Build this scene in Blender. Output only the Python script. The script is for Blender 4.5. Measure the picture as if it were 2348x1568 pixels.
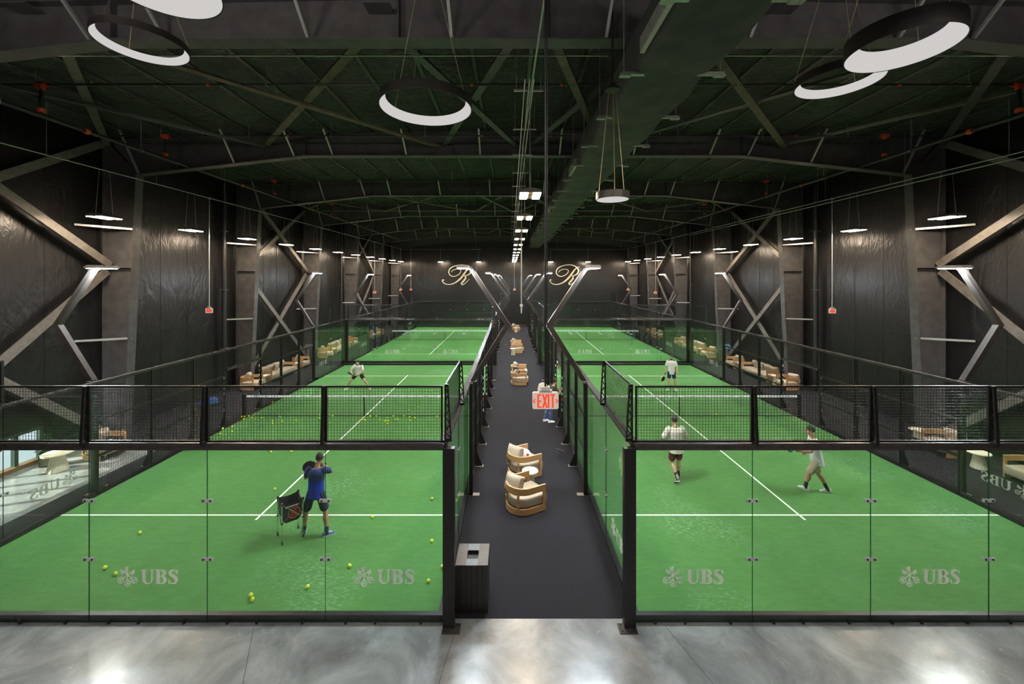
import bpy, bmesh, math, random
from mathutils import Vector, Matrix

for o in list(bpy.data.objects):
    bpy.data.objects.remove(o, do_unlink=True)
SC = bpy.context.scene
COL = SC.collection
PI = math.pi
rnd = random.Random(7)

# ------------------------------------------------------------------ camera
CAMZ, FPX = 5.84, 915.0
cam = bpy.data.cameras.new('camera')
cam.sensor_fit = 'HORIZONTAL'; cam.sensor_width = 36.0
cam.lens = 36.0 * FPX / 2348.0
cam.shift_x = 4.0 / 2348.0
cam.shift_y = -147.0 / 2348.0
cam.clip_start = 0.05; cam.clip_end = 300
camo = bpy.data.objects.new('camera', cam); COL.objects.link(camo)
camo.location = (0, 0, CAMZ); camo.rotation_euler = (PI / 2, 0, 0)
SC.camera = camo

# ------------------------------------------------------------------ world, sun, exposure
W = bpy.data.worlds.new('world'); SC.world = W; W.use_nodes = True
W.node_tree.nodes['Background'].inputs[0].default_value = (0.80, 0.88, 1.0, 1)
W.node_tree.nodes['Background'].inputs[1].default_value = 1.1
sl = bpy.data.lights.new('sun', 'SUN'); sl.energy = 26.0; sl.angle = math.radians(0.6); sl.color = (1, 0.95, 0.86)
so = bpy.data.objects.new('sun', sl); COL.objects.link(so)
so.rotation_euler = Vector((1.0, 0.37, -0.36)).to_track_quat('-Z', 'Y').to_euler()
SC.view_settings.view_transform = 'Standard'
SC.view_settings.look = 'None'
SC.view_settings.exposure = 0.0
SC.view_settings.gamma = 1.0
SC.view_settings.use_curve_mapping = False
SC.cycles.transparent_max_bounces = 32
SC.cycles.max_bounces = 6
SC.cycles.diffuse_bounces = 3
SC.cycles.glossy_bounces = 3
SC.cycles.sample_clamp_indirect = 6.0
SC.cycles.adaptive_threshold = 0.02
SC.cycles.caustics_reflective = False
SC.cycles.caustics_refractive = False
# lamp strengths (emission of the lamps' own diffusers)
FLOOD_E, BAY_E, RING_E, ADDED_RING_E = 820.0, 215.0, 0.62, 110.0

# ------------------------------------------------------------------ materials
MATS = {}
def nm(name):
    m = bpy.data.materials.new(name); m.use_nodes = True
    MATS[name] = m
    nt = m.node_tree
    return m, nt, nt.nodes['Principled BSDF']

def _tex(nt, scale=(1, 1, 1), rot=(0, 0, 0)):
    tc = nt.nodes.new('ShaderNodeTexCoord'); mp = nt.nodes.new('ShaderNodeMapping')
    mp.inputs['Scale'].default_value = scale; mp.inputs['Rotation'].default_value = rot
    nt.links.new(tc.outputs['Object'], mp.inputs['Vector'])
    return mp.outputs['Vector']

def _noise(nt, vec, scale, detail=3, rough=0.5, dist=0.0):
    n = nt.nodes.new('ShaderNodeTexNoise')
    n.inputs['Scale'].default_value = scale; n.inputs['Detail'].default_value = detail
    n.inputs['Roughness'].default_value = rough; n.inputs['Distortion'].default_value = dist
    nt.links.new(vec, n.inputs['Vector'])
    return n.outputs['Fac']

def _ramp(nt, fac, stops):
    r = nt.nodes.new('ShaderNodeValToRGB')
    el = r.color_ramp.elements
    el[0].position, el[0].color = stops[0][0], (*stops[0][1], 1)
    el[1].position, el[1].color = stops[-1][0], (*stops[-1][1], 1)
    for p, c in stops[1:-1]:
        e = el.new(p); e.color = (*c, 1)
    nt.links.new(fac, r.inputs['Fac'])
    return r.outputs['Color']

def _mix(nt, fac, a, b):
    mx = nt.nodes.new('ShaderNodeMix'); mx.data_type = 'RGBA'
    for sock, v in ((mx.inputs[0], fac), (mx.inputs[6], a), (mx.inputs[7], b)):
        if isinstance(v, bpy.types.NodeSocket): nt.links.new(v, sock)
        elif isinstance(v, (int, float)): sock.default_value = v
        else: sock.default_value = (*v, 1)
    return mx.outputs[2]

def _bump(nt, bs, h, strength, dist=0.02):
    b = nt.nodes.new('ShaderNodeBump')
    b.inputs['Strength'].default_value = strength; b.inputs['Distance'].default_value = dist
    nt.links.new(h, b.inputs['Height']); nt.links.new(b.outputs['Normal'], bs.inputs['Normal'])

def simple(name, col, rough=0.5, metal=0.0, var=0.12, scale=14.0, bump=0.0, spec=None):
    m, nt, bs = nm(name)
    v = _tex(nt)
    n = _noise(nt, v, scale, 4)
    lo = tuple(c * (1 - var) for c in col); hi = tuple(min(1, c * (1 + var)) for c in col)
    nt.links.new(_ramp(nt, n, [(0.3, lo), (0.7, hi)]), bs.inputs['Base Color'])
    bs.inputs['Roughness'].default_value = rough; bs.inputs['Metallic'].default_value = metal
    if spec is not None: bs.inputs['Specular IOR Level'].default_value = spec
    if bump: _bump(nt, bs, _noise(nt, v, scale * 3, 3), bump)
    return m

def emit(name, col, strength):
    m = bpy.data.materials.new(name); m.use_nodes = True; MATS[name] = m
    nt = m.node_tree; nt.nodes.clear()
    e = nt.nodes.new('ShaderNodeEmission'); o = nt.nodes.new('ShaderNodeOutputMaterial')
    e.inputs[0].default_value = (*col, 1); e.inputs[1].default_value = strength
    nt.links.new(e.outputs[0], o.inputs[0])
    return m

simple('steel', (0.074, 0.070, 0.072), 0.5, 0.0, 0.25, 3.0)
simple('steel_brown', (0.12, 0.085, 0.06), 0.6, 0.0, 0.35, 5.0)
simple('brace_grey', (0.16, 0.145, 0.13), 0.5, 0.2, 0.2, 6.0)
simple('galv', (0.50, 0.51, 0.49), 0.35, 0.6, 0.12, 20.0)
simple('black_metal', (0.012, 0.011, 0.011), 0.38, 0.0, 0.2, 9.0)
simple('black_beam', (0.042, 0.037, 0.036), 0.27, 0.0, 0.2, 9.0, 0.0, 0.8)
simple('flood_pole', (0.045, 0.038, 0.034), 0.32, 0.1, 0.2, 7.0)
simple('wire', (0.022, 0.023, 0.025), 0.28, 0.0, 0.1, 9.0)
simple('chrome', (0.75, 0.76, 0.78), 0.18, 1.0, 0.05, 9.0)
simple('lamp_body', (0.10, 0.085, 0.075), 0.45, 0.1, 0.1, 9.0)
simple('lamp_silver', (0.42, 0.42, 0.43), 0.4, 0.5, 0.1, 9.0)
simple('ring_black', (0.030, 0.024, 0.021), 0.5, 0.0, 0.1, 9.0)
simple('pipe_black', (0.020, 0.020, 0.020), 0.4, 0.1, 0.2, 9.0)
simple('orange_coupling', (0.65, 0.075, 0.02), 0.5, 0.0, 0.15, 9.0)
simple('white_line', (0.86, 0.88, 0.87), 0.75, 0.0, 0.04, 30.0)
simple('net_tape', (0.84, 0.86, 0.88), 0.7, 0.0, 0.10, 14.0)
simple('tape_print', (0.25, 0.33, 0.55), 0.7, 0.0, 0.1, 14.0)
m, nt, bs = nm('decal')                     # frosted white film: scatters light from both sides
bs.inputs['Base Color'].default_value = (0.90, 0.88, 0.87, 1); bs.inputs['Roughness'].default_value = 0.7
tr = nt.nodes.new('ShaderNodeBsdfTranslucent'); tr.inputs[0].default_value = (0.95, 0.93, 0.92, 1)
ms = nt.nodes.new('ShaderNodeMixShader'); ms.inputs[0].default_value = 0.5
nt.links.new(bs.outputs[0], ms.inputs[1]); nt.links.new(tr.outputs[0], ms.inputs[2])
nt.links.new(ms.outputs[0], nt.nodes['Material Output'].inputs[0])
simple('gold', (0.78, 0.70, 0.52), 0.4, 0.0, 0.05, 9.0)
simple('brass', (0.75, 0.62, 0.35), 0.3, 0.9, 0.05, 9.0)
simple('linen', (0.40, 0.335, 0.245), 0.9, 0.0, 0.16, 60.0, 0.25)
simple('table_cream', (0.70, 0.63, 0.48), 0.6, 0.0, 0.08, 18.0)
simple('ball', (0.66, 0.80, 0.03), 0.9, 0.0, 0.06, 60.0)
simple('ball_seam', (0.80, 0.84, 0.55), 0.8, 0.0, 0.03, 30.0)
simple('bin_black', (0.018, 0.016, 0.015), 0.45, 0.0, 0.25, 12.0)
simple('bin_top_brown', (0.080, 0.066, 0.058), 0.5, 0.0, 0.12, 14.0)
simple('bin_top_grey', (0.11, 0.125, 0.13), 0.4, 0.1, 0.12, 14.0)
simple('rubber', (0.012, 0.012, 0.012), 0.6, 0.0, 0.1, 9.0)
simple('skin', (0.42, 0.225, 0.135), 0.55, 0.0, 0.06, 12.0)
simple('skin_pale', (0.56, 0.34, 0.23), 0.55, 0.0, 0.06, 12.0)
simple('hair_dark', (0.016, 0.012, 0.010), 0.6, 0.0, 0.3, 60.0, 0.4)
simple('hair_brown', (0.055, 0.030, 0.018), 0.6, 0.0, 0.3, 60.0, 0.4)
simple('white_cloth', (0.72, 0.75, 0.76), 0.85, 0.0, 0.05, 9.0)
simple('cream_cloth', (0.68, 0.66, 0.55), 0.85, 0.0, 0.06, 9.0)
simple('maroon_cloth', (0.12, 0.014, 0.018), 0.8, 0.0, 0.2, 9.0)
simple('khaki_cloth', (0.42, 0.37, 0.25), 0.85, 0.0, 0.08, 9.0)
simple('navy_cloth', (0.010, 0.020, 0.055), 0.8, 0.0, 0.15, 9.0)
simple('navy_bright', (0.012, 0.035, 0.12), 0.8, 0.0, 0.15, 9.0)
simple('black_cloth', (0.014, 0.014, 0.014), 0.85, 0.0, 0.2, 9.0)
simple('charcoal_cloth', (0.030, 0.036, 0.032), 0.85, 0.0, 0.2, 9.0)
simple('denim', (0.045, 0.085, 0.20), 0.85, 0.0, 0.25, 20.0)
simple('blue_shoe', (0.04, 0.12, 0.27), 0.6, 0.0, 0.3, 24.0)
simple('white_shoe', (0.72, 0.74, 0.74), 0.6, 0.0, 0.08, 24.0)
simple('grey_shoe', (0.16, 0.17, 0.18), 0.6, 0.0, 0.3, 24.0)
simple('white_plastic', (0.66, 0.62, 0.58), 0.5, 0.0, 0.03, 9.0)
bs = simple('sign_face', (0.52, 0.42, 0.38), 0.5, 0.0, 0.03, 9.0).node_tree.nodes['Principled BSDF']
bs.inputs['Emission Color'].default_value = (1.0, 0.80, 0.72, 1); bs.inputs['Emission Strength'].default_value = 0.32
simple('red_cloth', (0.55, 0.02, 0.02), 0.8, 0.0, 0.15, 9.0)
simple('blue_cloth', (0.03, 0.11, 0.42), 0.7, 0.0, 0.2, 9.0)
simple('teal', (0.02, 0.28, 0.38), 0.5, 0.0, 0.1, 9.0)
simple('canvas_white', (0.70, 0.68, 0.66), 0.85, 0.0, 0.06, 9.0, 0.2)
simple('leaf', (0.012, 0.055, 0.022), 0.35, 0.0, 0.4, 8.0)
simple('terracotta', (0.09, 0.075, 0.06), 0.7, 0.0, 0.2, 8.0)
simple('window_wood', (0.16, 0.085, 0.04), 0.55, 0.0, 0.25, 8.0)
simple('mullion', (0.020, 0.035, 0.028), 0.45, 0.0, 0.2, 8.0)
simple('red_print', (0.55, 0.06, 0.02), 0.7, 0.0, 0.1, 8.0)
simple('duct_wrap', (0.060, 0.064, 0.060), 0.75, 0.0, 0.3, 2.0, 0.3)
simple('sign_blue', (0.08, 0.20, 0.36), 0.5, 0.0, 0.1, 8.0)
simple('eye_white', (0.7, 0.7, 0.7), 0.4, 0.0, 0.02, 8.0)
simple('base_plate', (0.30, 0.26, 0.23), 0.45, 0.5, 0.15, 20.0)

emit('flood_led', (0.84, 0.95, 1.0), FLOOD_E)
emit('bay_led', (1.0, 0.80, 0.58), BAY_E)
emit('ring_led', (1.0, 0.965, 0.94), RING_E)
emit('added_ring_led', (1.0, 0.92, 0.84), ADDED_RING_E)
emit('exit_letter', (1.0, 0.085, 0.025), 0.95)
emit('exit_small', (1.0, 0.10, 0.06), 0.9)

# blue two-tone shirt of the coach: navy yoke above a royal blue body
m, nt, bs = nm('coach_shirt')
tc = nt.nodes.new('ShaderNodeTexCoord'); sx = nt.nodes.new('ShaderNodeSeparateXYZ')
nt.links.new(tc.outputs['Object'], sx.inputs[0])
nt.links.new(_ramp(nt, sx.outputs['Z'], [(0.0, (0.006, 0.035, 0.42)), (0.5, (0.006, 0.035, 0.42))]), bs.inputs['Base Color'])
mt = nt.nodes.new('ShaderNodeMath'); mt.operation = 'GREATER_THAN'; mt.inputs[1].default_value = 1.22
nt.links.new(sx.outputs['Z'], mt.inputs[0])
nt.links.new(_mix(nt, mt.outputs[0], (0.006, 0.035, 0.42), (0.012, 0.035, 0.16)), bs.inputs['Base Color'])
bs.inputs['Roughness'].default_value = 0.75

# wood
m, nt, bs = nm('oak')
v = _tex(nt, (3, 3, 22))
nt.links.new(_ramp(nt, _noise(nt, v, 2.2, 5, 0.6, 0.8), [(0.25, (0.40, 0.215, 0.085)), (0.55, (0.56, 0.325, 0.14)), (0.8, (0.64, 0.40, 0.19))]), bs.inputs['Base Color'])
bs.inputs['Roughness'].default_value = 0.5

# turf
m, nt, bs = nm('turf')
def _pos(scale=(1, 1, 1), rot=(0, 0, 0)):
    g = nt.nodes.new('ShaderNodeNewGeometry'); mp = nt.nodes.new('ShaderNodeMapping')
    mp.inputs['Scale'].default_value = scale; mp.inputs['Rotation'].default_value = rot
    nt.links.new(g.outputs['Position'], mp.inputs['Vector']); return mp.outputs['Vector']
v = _pos()
fine = _noise(nt, v, 90.0, 2, 0.7)
pile = _noise(nt, _pos((3.0, 9.0, 1), (0, 0, 0.5)), 1.1, 5, 0.62)
big = _noise(nt, v, 0.45, 3, 0.55)
c1 = _ramp(nt, fine, [(0.3, (0.045, 0.150, 0.032)), (0.7, (0.100, 0.265, 0.072))])
c2 = _mix(nt, _ramp(nt, pile, [(0.35, (0, 0, 0)), (0.75, (0.5, 0.5, 0.5))]), c1, (0.105, 0.285, 0.080))
sand_n = _noise(nt, _pos((1.6, 4.2, 1), (0, 0, 0.55)), 6.0, 6, 0.75, 0.4)
sand_big = _noise(nt, v, 0.33, 2, 0.5)
ma = nt.nodes.new('ShaderNodeMath'); ma.operation = 'MULTIPLY'
nt.links.new(_ramp(nt, sand_n, [(0.50, (0, 0, 0)), (0.66, (1, 1, 1))]), ma.inputs[0])
nt.links.new(_ramp(nt, sand_big, [(0.54, (0, 0, 0)), (0.68, (0.8, 0.8, 0.8))]), ma.inputs[1])
nt.links.new(_mix(nt, ma.outputs[0], c2, (0.27, 0.44, 0.29)), bs.inputs['Base Color'])
bs.inputs['Roughness'].default_value = 0.9
bs.inputs['Specular IOR Level'].default_value = 0.25
_bump(nt, bs, fine, 0.5, 0.02)

# carpet
m, nt, bs = nm('carpet')
v = _tex(nt)
f1 = _noise(nt, v, 160.0, 2, 0.8)
st = _noise(nt, _tex(nt, (1, 26, 1)), 1.3, 2, 0.5)
cc = _ramp(nt, f1, [(0.25, (0.007, 0.007, 0.009)), (0.75, (0.029, 0.029, 0.036))])
nt.links.new(_mix(nt, _ramp(nt, _noise(nt, v, 0.8, 4), [(0.35, (0, 0, 0)), (0.7, (0.35, 0.35, 0.35))]), cc, (0.020, 0.017, 0.016)), bs.inputs['Base Color'])
bs.inputs['Roughness'].default_value = 0.95; bs.inputs['Specular IOR Level'].default_value = 0.15
_bump(nt, bs, f1, 0.5, 0.01)

# polished concrete
m, nt, bs = nm('concrete')
v = _tex(nt)
n1 = _noise(nt, v, 1.1, 8, 0.62, 0.6)
n2 = _noise(nt, v, 6.0, 8, 0.7, 0.3)
cc = _ramp(nt, n1, [(0.32, (0.125, 0.130, 0.132)), (0.50, (0.225, 0.235, 0.240)), (0.68, (0.34, 0.350, 0.356))])
cc = _mix(nt, _ramp(nt, n2, [(0.55, (0, 0, 0)), (0.8, (0.6, 0.6, 0.6))]), cc, (0.14, 0.135, 0.125))
sp = _noise(nt, v, 120.0, 2, 0.6)
cc = _mix(nt, _ramp(nt, sp, [(0.68, (0, 0, 0)), (0.74, (0.5, 0.5, 0.5))]), cc, (0.5, 0.47, 0.42))
nt.links.new(cc, bs.inputs['Base Color'])
nt.links.new(_ramp(nt, n2, [(0.3, (0.17, 0.17, 0.17)), (0.7, (0.30, 0.30, 0.30))]), bs.inputs['Roughness'])
_bump(nt, bs, _noise(nt, v, 3.0, 3), 0.06, 0.05)

# black vapour barrier on the walls and insulation under the roof
def sheet(name, base, rough, scl, strength, bd=.1):
    m, nt, bs = nm(name)
    v = _tex(nt, scl)
    a = _noise(nt, v, 1.2, 5, 0.55, 1.2)
    b = _noise(nt, _tex(nt, (scl[0] * 2.5, scl[1] * 0.6, scl[2] * 0.5)), 2.5, 4, 0.6, 2.0)
    md = nt.nodes.new('ShaderNodeMath'); md.operation = 'ADD'
    nt.links.new(a, md.inputs[0]); nt.links.new(b, md.inputs[1])
    bs.inputs['Base Color'].default_value = (*base, 1)
    nt.links.new(_ramp(nt, a, [(0.3, base), (0.75, tuple(c * 1.7 for c in base))]), bs.inputs['Base Color'])
    bs.inputs['Roughness'].default_value = rough
    _bump(nt, bs, md.outputs[0], strength, bd)
sheet('wall_sheet', (0.0095, 0.0090, 0.0090), 0.29, (1.6, 1.6, 0.7), 0.22)
sheet('roof_sheet', (0.058, 0.062, 0.058), 0.21, (0.9, 2.4, 1.0), 0.75, .22)

# thin architectural glass
def glassmat(name, tint, edge=False):
    m = bpy.data.materials.new(name); m.use_nodes = True; MATS[name] = m
    nt = m.node_tree; nt.nodes.clear()
    o = nt.nodes.new('ShaderNodeOutputMaterial'); mx = nt.nodes.new('ShaderNodeMixShader')
    t = nt.nodes.new('ShaderNodeBsdfTransparent'); g = nt.nodes.new('ShaderNodeBsdfGlossy')
    fr = nt.nodes.new('ShaderNodeFresnel')
    # the same reflectance from either side of the sheet
    ge = nt.nodes.new('ShaderNodeNewGeometry'); mr = nt.nodes.new('ShaderNodeMapRange')
    mr.inputs['To Min'].default_value = 1.42; mr.inputs['To Max'].default_value = 1 / 1.42
    nt.links.new(ge.outputs['Backfacing'], mr.inputs['Value']); nt.links.new(mr.outputs[0], fr.inputs['IOR'])
    t.inputs[0].default_value = (*tint, 1)
    g.inputs['Color'].default_value = (0.9, 0.97, 0.94, 1); g.inputs['Roughness'].default_value = 0.0
    nt.links.new(fr.outputs[0], mx.inputs[0]); nt.links.new(t.outputs[0], mx.inputs[1]); nt.links.new(g.outputs[0], mx.inputs[2])
    nt.links.new(mx.outputs[0], o.inputs[0])
    return m
glassmat('glass', (0.955, 0.985, 0.965))
simple('glass_edge', (0.010, 0.045, 0.028), 0.2, 0.0, 0.1, 9.0)

# ------------------------------------------------------------------ mesh building
class MB:
    """collects faces; build() links them as one mesh object"""
    def __init__(self): self.v = []; self.f = []; self.mi = []; self.cur = 0
    def quadring(self, rings, closed=True, cap=True):
        n = len(rings[0]); b = len(self.v)
        for r in rings: self.v += [tuple(p) for p in r]
        for i in range(len(rings) - 1):
            for j in range(n if closed else n - 1):
                k = (j + 1) % n
                self.f.append((b + i * n + j, b + i * n + k, b + (i + 1) * n + k, b + (i + 1) * n + j)); self.mi.append(self.cur)
        if cap:
            self.f.append(tuple(b + j for j in reversed(range(n)))); self.mi.append(self.cur)
            self.f.append(tuple(b + (len(rings) - 1) * n + j for j in range(n))); self.mi.append(self.cur)
        return self
    def box(self, x0, x1, y0, y1, z0, z1):
        return self.quadring([[(x0, y0, z), (x1, y0, z), (x1, y1, z), (x0, y1, z)] for z in (z0, z1)])
    def bar(self, p, q, w, h=None, up=(0, 0, 1), cap=True):
        p, q = Vector(p), Vector(q); h = w if h is None else h
        d = (q - p).normalized(); up = Vector(up)
        if abs(d.dot(up)) > 0.98: up = Vector((0, 1, 0)) if abs(d.y) < 0.9 else Vector((1, 0, 0))
        s = d.cross(up).normalized() * (w / 2); u = s.cross(d).normalized() * (h / 2)
        return self.quadring([[c - s - u, c + s - u, c + s + u, c - s + u] for c in (p, q)], cap=cap)
    def tube(self, p, q, r, n=8, r2=None):
        p, q = Vector(p), Vector(q); r2 = r if r2 is None else r2
        d = (q - p).normalized(); up = Vector((0, 0, 1)) if abs(d.z) < 0.9 else Vector((1, 0, 0))
        s = d.cross(up).normalized(); u = s.cross(d).normalized()
        return self.quadring([[c + s * (rr * math.cos(2 * PI * k / n)) + u * (rr * math.sin(2 * PI * k / n)) for k in range(n)] for c, rr in ((p, r), (q, r2))])
    def path(self, pts, r, n=8):
        pts = [Vector(p) for p in pts]; rings = []
        for i, c in enumerate(pts):
            d = (pts[min(i + 1, len(pts) - 1)] - pts[max(i - 1, 0)]).normalized()
            up = Vector((0, 0, 1)) if abs(d.z) < 0.9 else Vector((1, 0, 0))
            s = d.cross(up).normalized(); u = s.cross(d).normalized()
            rr = r[i] if isinstance(r, (list, tuple)) else r
            rings.append([c + s * (rr * math.cos(2 * PI * k / n)) + u * (rr * math.sin(2 * PI * k / n)) for k in range(n)])
        return self.quadring(rings)
    def lathe(self, prof, n=24, c=(0, 0, 0)):
        return self.quadring([[(c[0] + r * math.cos(2 * PI * k / n), c[1] + r * math.sin(2 * PI * k / n), c[2] + z) for k in range(n)] for r, z in prof])
    def ball(self, c, r, n=12, m=8):
        rx, ry, rz = r if isinstance(r, (list, tuple)) else (r, r, r)
        rings = []
        for i in range(m + 1):
            t = PI * min(max(i / m, 0.02), 0.98)
            rings.append([(c[0] + rx * math.sin(t) * math.cos(2 * PI * k / n), c[1] + ry * math.sin(t) * math.sin(2 * PI * k / n), c[2] - rz * math.cos(t)) for k in range(n)])
        return self.quadring(rings)
    def poly(self, pts):
        b = len(self.v); self.v += [tuple(p) for p in pts]; self.f.append(tuple(range(b, b + len(pts)))); self.mi.append(self.cur)
        return self
    def mesh(self, name, mats, smooth=False):
        me = bpy.data.meshes.new(name); me.from_pydata(self.v, [], self.f)
        for mm in ([mats] if isinstance(mats, str) else mats): me.materials.append(MATS[mm])
        if self.cur or any(self.mi): me.polygons.foreach_set('material_index', self.mi)
        if smooth:
            me.polygons.foreach_set('use_smooth', [True] * len(me.polygons))
            try: me.set_sharp_from_angle(angle=math.radians(40))
            except Exception: pass
        me.update(); return me
    def build(self, name, mats, parent=None, loc=(0, 0, 0), rot=(0, 0, 0), smooth=False):
        return put(name, self.mesh(name, mats, smooth), parent, loc, rot)

def put(name, me, parent=None, loc=(0, 0, 0), rot=(0, 0, 0)):
    o = bpy.data.objects.new(name, me); COL.objects.link(o)
    o.parent = parent; o.location = loc; o.rotation_euler = rot
    return o
def tag(o, label=None, cat=None, group=None, kind=None):
    if label: o['label'] = label
    if cat: o['category'] = cat
    if group: o['group'] = group
    if kind: o['kind'] = kind
    return o
def thing(name, label, cat, loc=(0, 0, 0), rz=0.0, group=None):
    o = bpy.data.objects.new(name, None); COL.objects.link(o)
    o.empty_display_size = 0.1
    o.location = loc; o.rotation_euler = (0, 0, rz)
    return tag(o, label, cat, group)
def kids(o): return [c for c in bpy.data.objects if c.parent == o]
def dup(root, loc, rz, label, group=None):
    r = root.copy(); COL.objects.link(r); r.location = loc; r.rotation_euler = (0, 0, rz); r['label'] = label
    if group: r['group'] = group
    for ch in TREE(root):
        c = ch.copy(); COL.objects.link(c); c.parent = r
        for g in TREE(ch):
            d = g.copy(); COL.objects.link(d); d.parent = c
    return r
def TREE(o): return list(o.children)
def floor_at(px, py, z=0.0):
    """the place on the floor (or at height z) that this point of the photograph shows"""
    y = FPX * (CAMZ - z) / (py - 637.0)
    return Vector(((px - 1170.0) * y / FPX, y, z))
ORD = ['nearest', 'second', 'third', 'fourth', 'fifth', 'sixth', 'seventh', 'eighth', 'ninth', 'tenth', 'eleventh', 'twelfth', 'thirteenth', 'fourteenth', 'fifteenth', 'sixteenth', 'seventeenth', 'eighteenth', 'nineteenth', 'twentieth']

# ------------------------------------------------------------------ the hall
X0 = 0.5; HW = 15.5                       # centre line and half width
XL, XR = X0 - HW, X0 + HW
YB, YF = -14.0, 50.25
FRAME_Y = [7.62 + 7.1 * k for k in range(7)]
def roof_z(x): return 11.35 - 0.020 * abs(x - X0)

# floor: concrete in front and beside the near left court, carpet elsewhere
CY = 6.84
tag(MB().box(XL, XR, YB, CY, -0.2, 0.0).build('floor', 'concrete'), 'polished grey concrete floor in front of the courts', None, None, 'structure')
tag(MB().box(XL, -12.0, CY, 13.6, -0.2, 0.0).build('floor', 'concrete'), 'sunlit concrete floor strip beside the left court', None, None, 'structure')
f = MB(); f.box(-12.0, XR, CY, YF, -0.2, 0.002); f.box(XL, -12.0, 13.6, YF, -0.2, 0.002)
tag(f.build('floor', 'carpet'), 'dark charcoal carpet between and around the courts', None, None, 'structure')
# joint and saw-cut lines in the concrete
for (xa, ya, xb, yb) in ((-4.3, 6.7, -3.5, 5.0), (2.6, 6.7, 3.3, 4.6), (-0.9, 6.7, -1.2, 4.5)):
    MB().bar((xa, ya, 0.0006), (xb, yb, 0.0006), 0.007, 0.001).build('trim_joint', 'rubber')['kind'] = 'structure'

def wall_mesh(name, p0, p1, z0, z1f, n, inward, label, holes=()):
    """a sheet wall with thickness, cut where the windows are"""
    mb = MB()
    p0, p1 = Vector(p0), Vector(p1); d = (p1 - p0); L = d.length; d.normalize()
    cuts = sorted({0.0, L, *[h[0] for h in holes], *[h[1] for h in holes]})
    w = Vector(inward) * -0.15
    for a, b in zip(cuts[:-1], cuts[1:]):
        hs = [h for h in holes if h[0] <= a + 1e-6 and h[1] >= b - 1e-6]
        A, B = p0 + d * a, p0 + d * b
        za = hs[0][2] if hs else z0
        mb.quadring([[A + Vector((0, 0, za)), B + Vector((0, 0, za)), B + w + Vector((0, 0, za)), A + w + Vector((0, 0, za))],
                     [A + Vector((0, 0, z1f)), B + Vector((0, 0, z1f)), B + w + Vector((0, 0, z1f)), A + w + Vector((0, 0, z1f))]])
    return tag(mb.build(name, 'wall_sheet'), label, None, None, 'structure')
WIN0, WIN1, WINZ = 6.9, 12.75, 1.12
wall_mesh('wall_left', (XL, YB, 0), (XL, YF, 0), 0, 11.3, 1, (1, 0, 0), 'black plastic sheeting on the left wall', [(WIN0 - YB, WIN1 - YB, WINZ)])
wall_mesh('wall_right', (XR, YB, 0), (XR, YF, 0), 0, 11.3, 1, (-1, 0, 0), 'black plastic sheeting on the right wall')
wall_mesh('wall_back', (XL, YF, 0), (XR, YF, 0), 0, 11.3, 1, (0, -1, 0), 'black sheeted end wall with two gold letters')
wall_mesh('wall_front', (XL, YB, 0), (XR, YB, 0), 0, 11.3, 1, (0, 1, 0), 'wall behind the viewer')

# taped seams on the side walls and the end wall
def seams(xw, sgn):
    for i in range(30):
        y = 8.6 + i * 1.42
        if xw < 0 and y < WIN1 + 0.3: z0 = WINZ + 0.05
        else: z0 = 0.3
        o = MB().box(min(xw, xw + sgn * 0.008), max(xw, xw + sgn * 0.008), y - 0.012, y + 0.012, z0, 10.9).build('trim_seam', 'wall_sheet'); o['kind'] = 'structure'
    for z in (3.6, 6.3, 8.9):
        o = MB().box(min(xw, xw + sgn * 0.012), max(xw, xw + sgn * 0.012), 7, YF - .1, z - 0.012, z + 0.012).build('trim_seam', 'wall_sheet'); o['kind'] = 'structure'
seams(XL, 1); seams(XR, -1)
for i in range(20):
    x = XL + 1.2 + i * 1.5
    o = MB().box(x - .012, x + .012, YF - .008, YF, 0.3, 10.9).build('trim_seam', 'wall_sheet'); o['kind'] = 'structure'

# roof: sagging black insulation between the purlins
mb = MB(); nx, ny = 22 * 8, 180
for j in range(ny + 1):
    y = YB + (YF - YB) * j / ny
    for i in range(nx + 1):
        x = XL + (XR - XL) * i / nx
        u = (x - X0) / 1.41; s = abs(math.sin(PI * u)); t = abs(math.sin(PI * (y - 7.62) / 3.55))
        mb.v.append((x, y, roof_z(x) - 0.13 * s ** 0.5 * (0.6 + 0.4 * t ** .5) - 0.03 * math.sin(y * 2.3 + x) * s))
for j in range(ny):
    for i in range(nx):
        a = j * (nx + 1) + i
        mb.f.append((a, a + nx + 1, a + nx + 2, a + 1)); mb.mi.append(0)
mb.box(XL, XR, YB, YF, 11.42, 11.5)
tag(mb.build('ceiling', 'roof_sheet', smooth=True), 'sagging black insulation under the roof', None, None, 'structure')

for i in range(-10, 11):
    x = X0 + i * 1.41
    if abs(i) <= 10:
        o = MB().box(x - .045, x + .045, YB, YF, roof_z(x) - .075, roof_z(x) - .01).build('trim_purlin', 'steel'); o['kind'] = 'structure'
# window in the left wall beside the near left court
wn = thing('window_1', 'low daylight window with a brown sill in the left wall', None, (XL, 0, 0)); wn['kind'] = 'structure'
MB().box(-.14, .10, WIN0, WIN1, 0.0, 0.12).build('sill', 'window_wood', wn)
MB().box(-.14, .08, WIN0, WIN1, WINZ - .08, WINZ).build('window_frame', 'mullion', wn)
ys = [WIN0 + (WIN1 - WIN0) * k / 9 for k in range(10)]
for y in ys: MB().box(-.09, .03, y - .05, y + .05, .12, WINZ - .08).build('mullion', 'mullion', wn)
for k in range(9):
    MB().box(-.05, -.04, ys[k] + .05, ys[k + 1] - .05, .12, WINZ - .08).build('pane', 'glass', wn)

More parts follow.
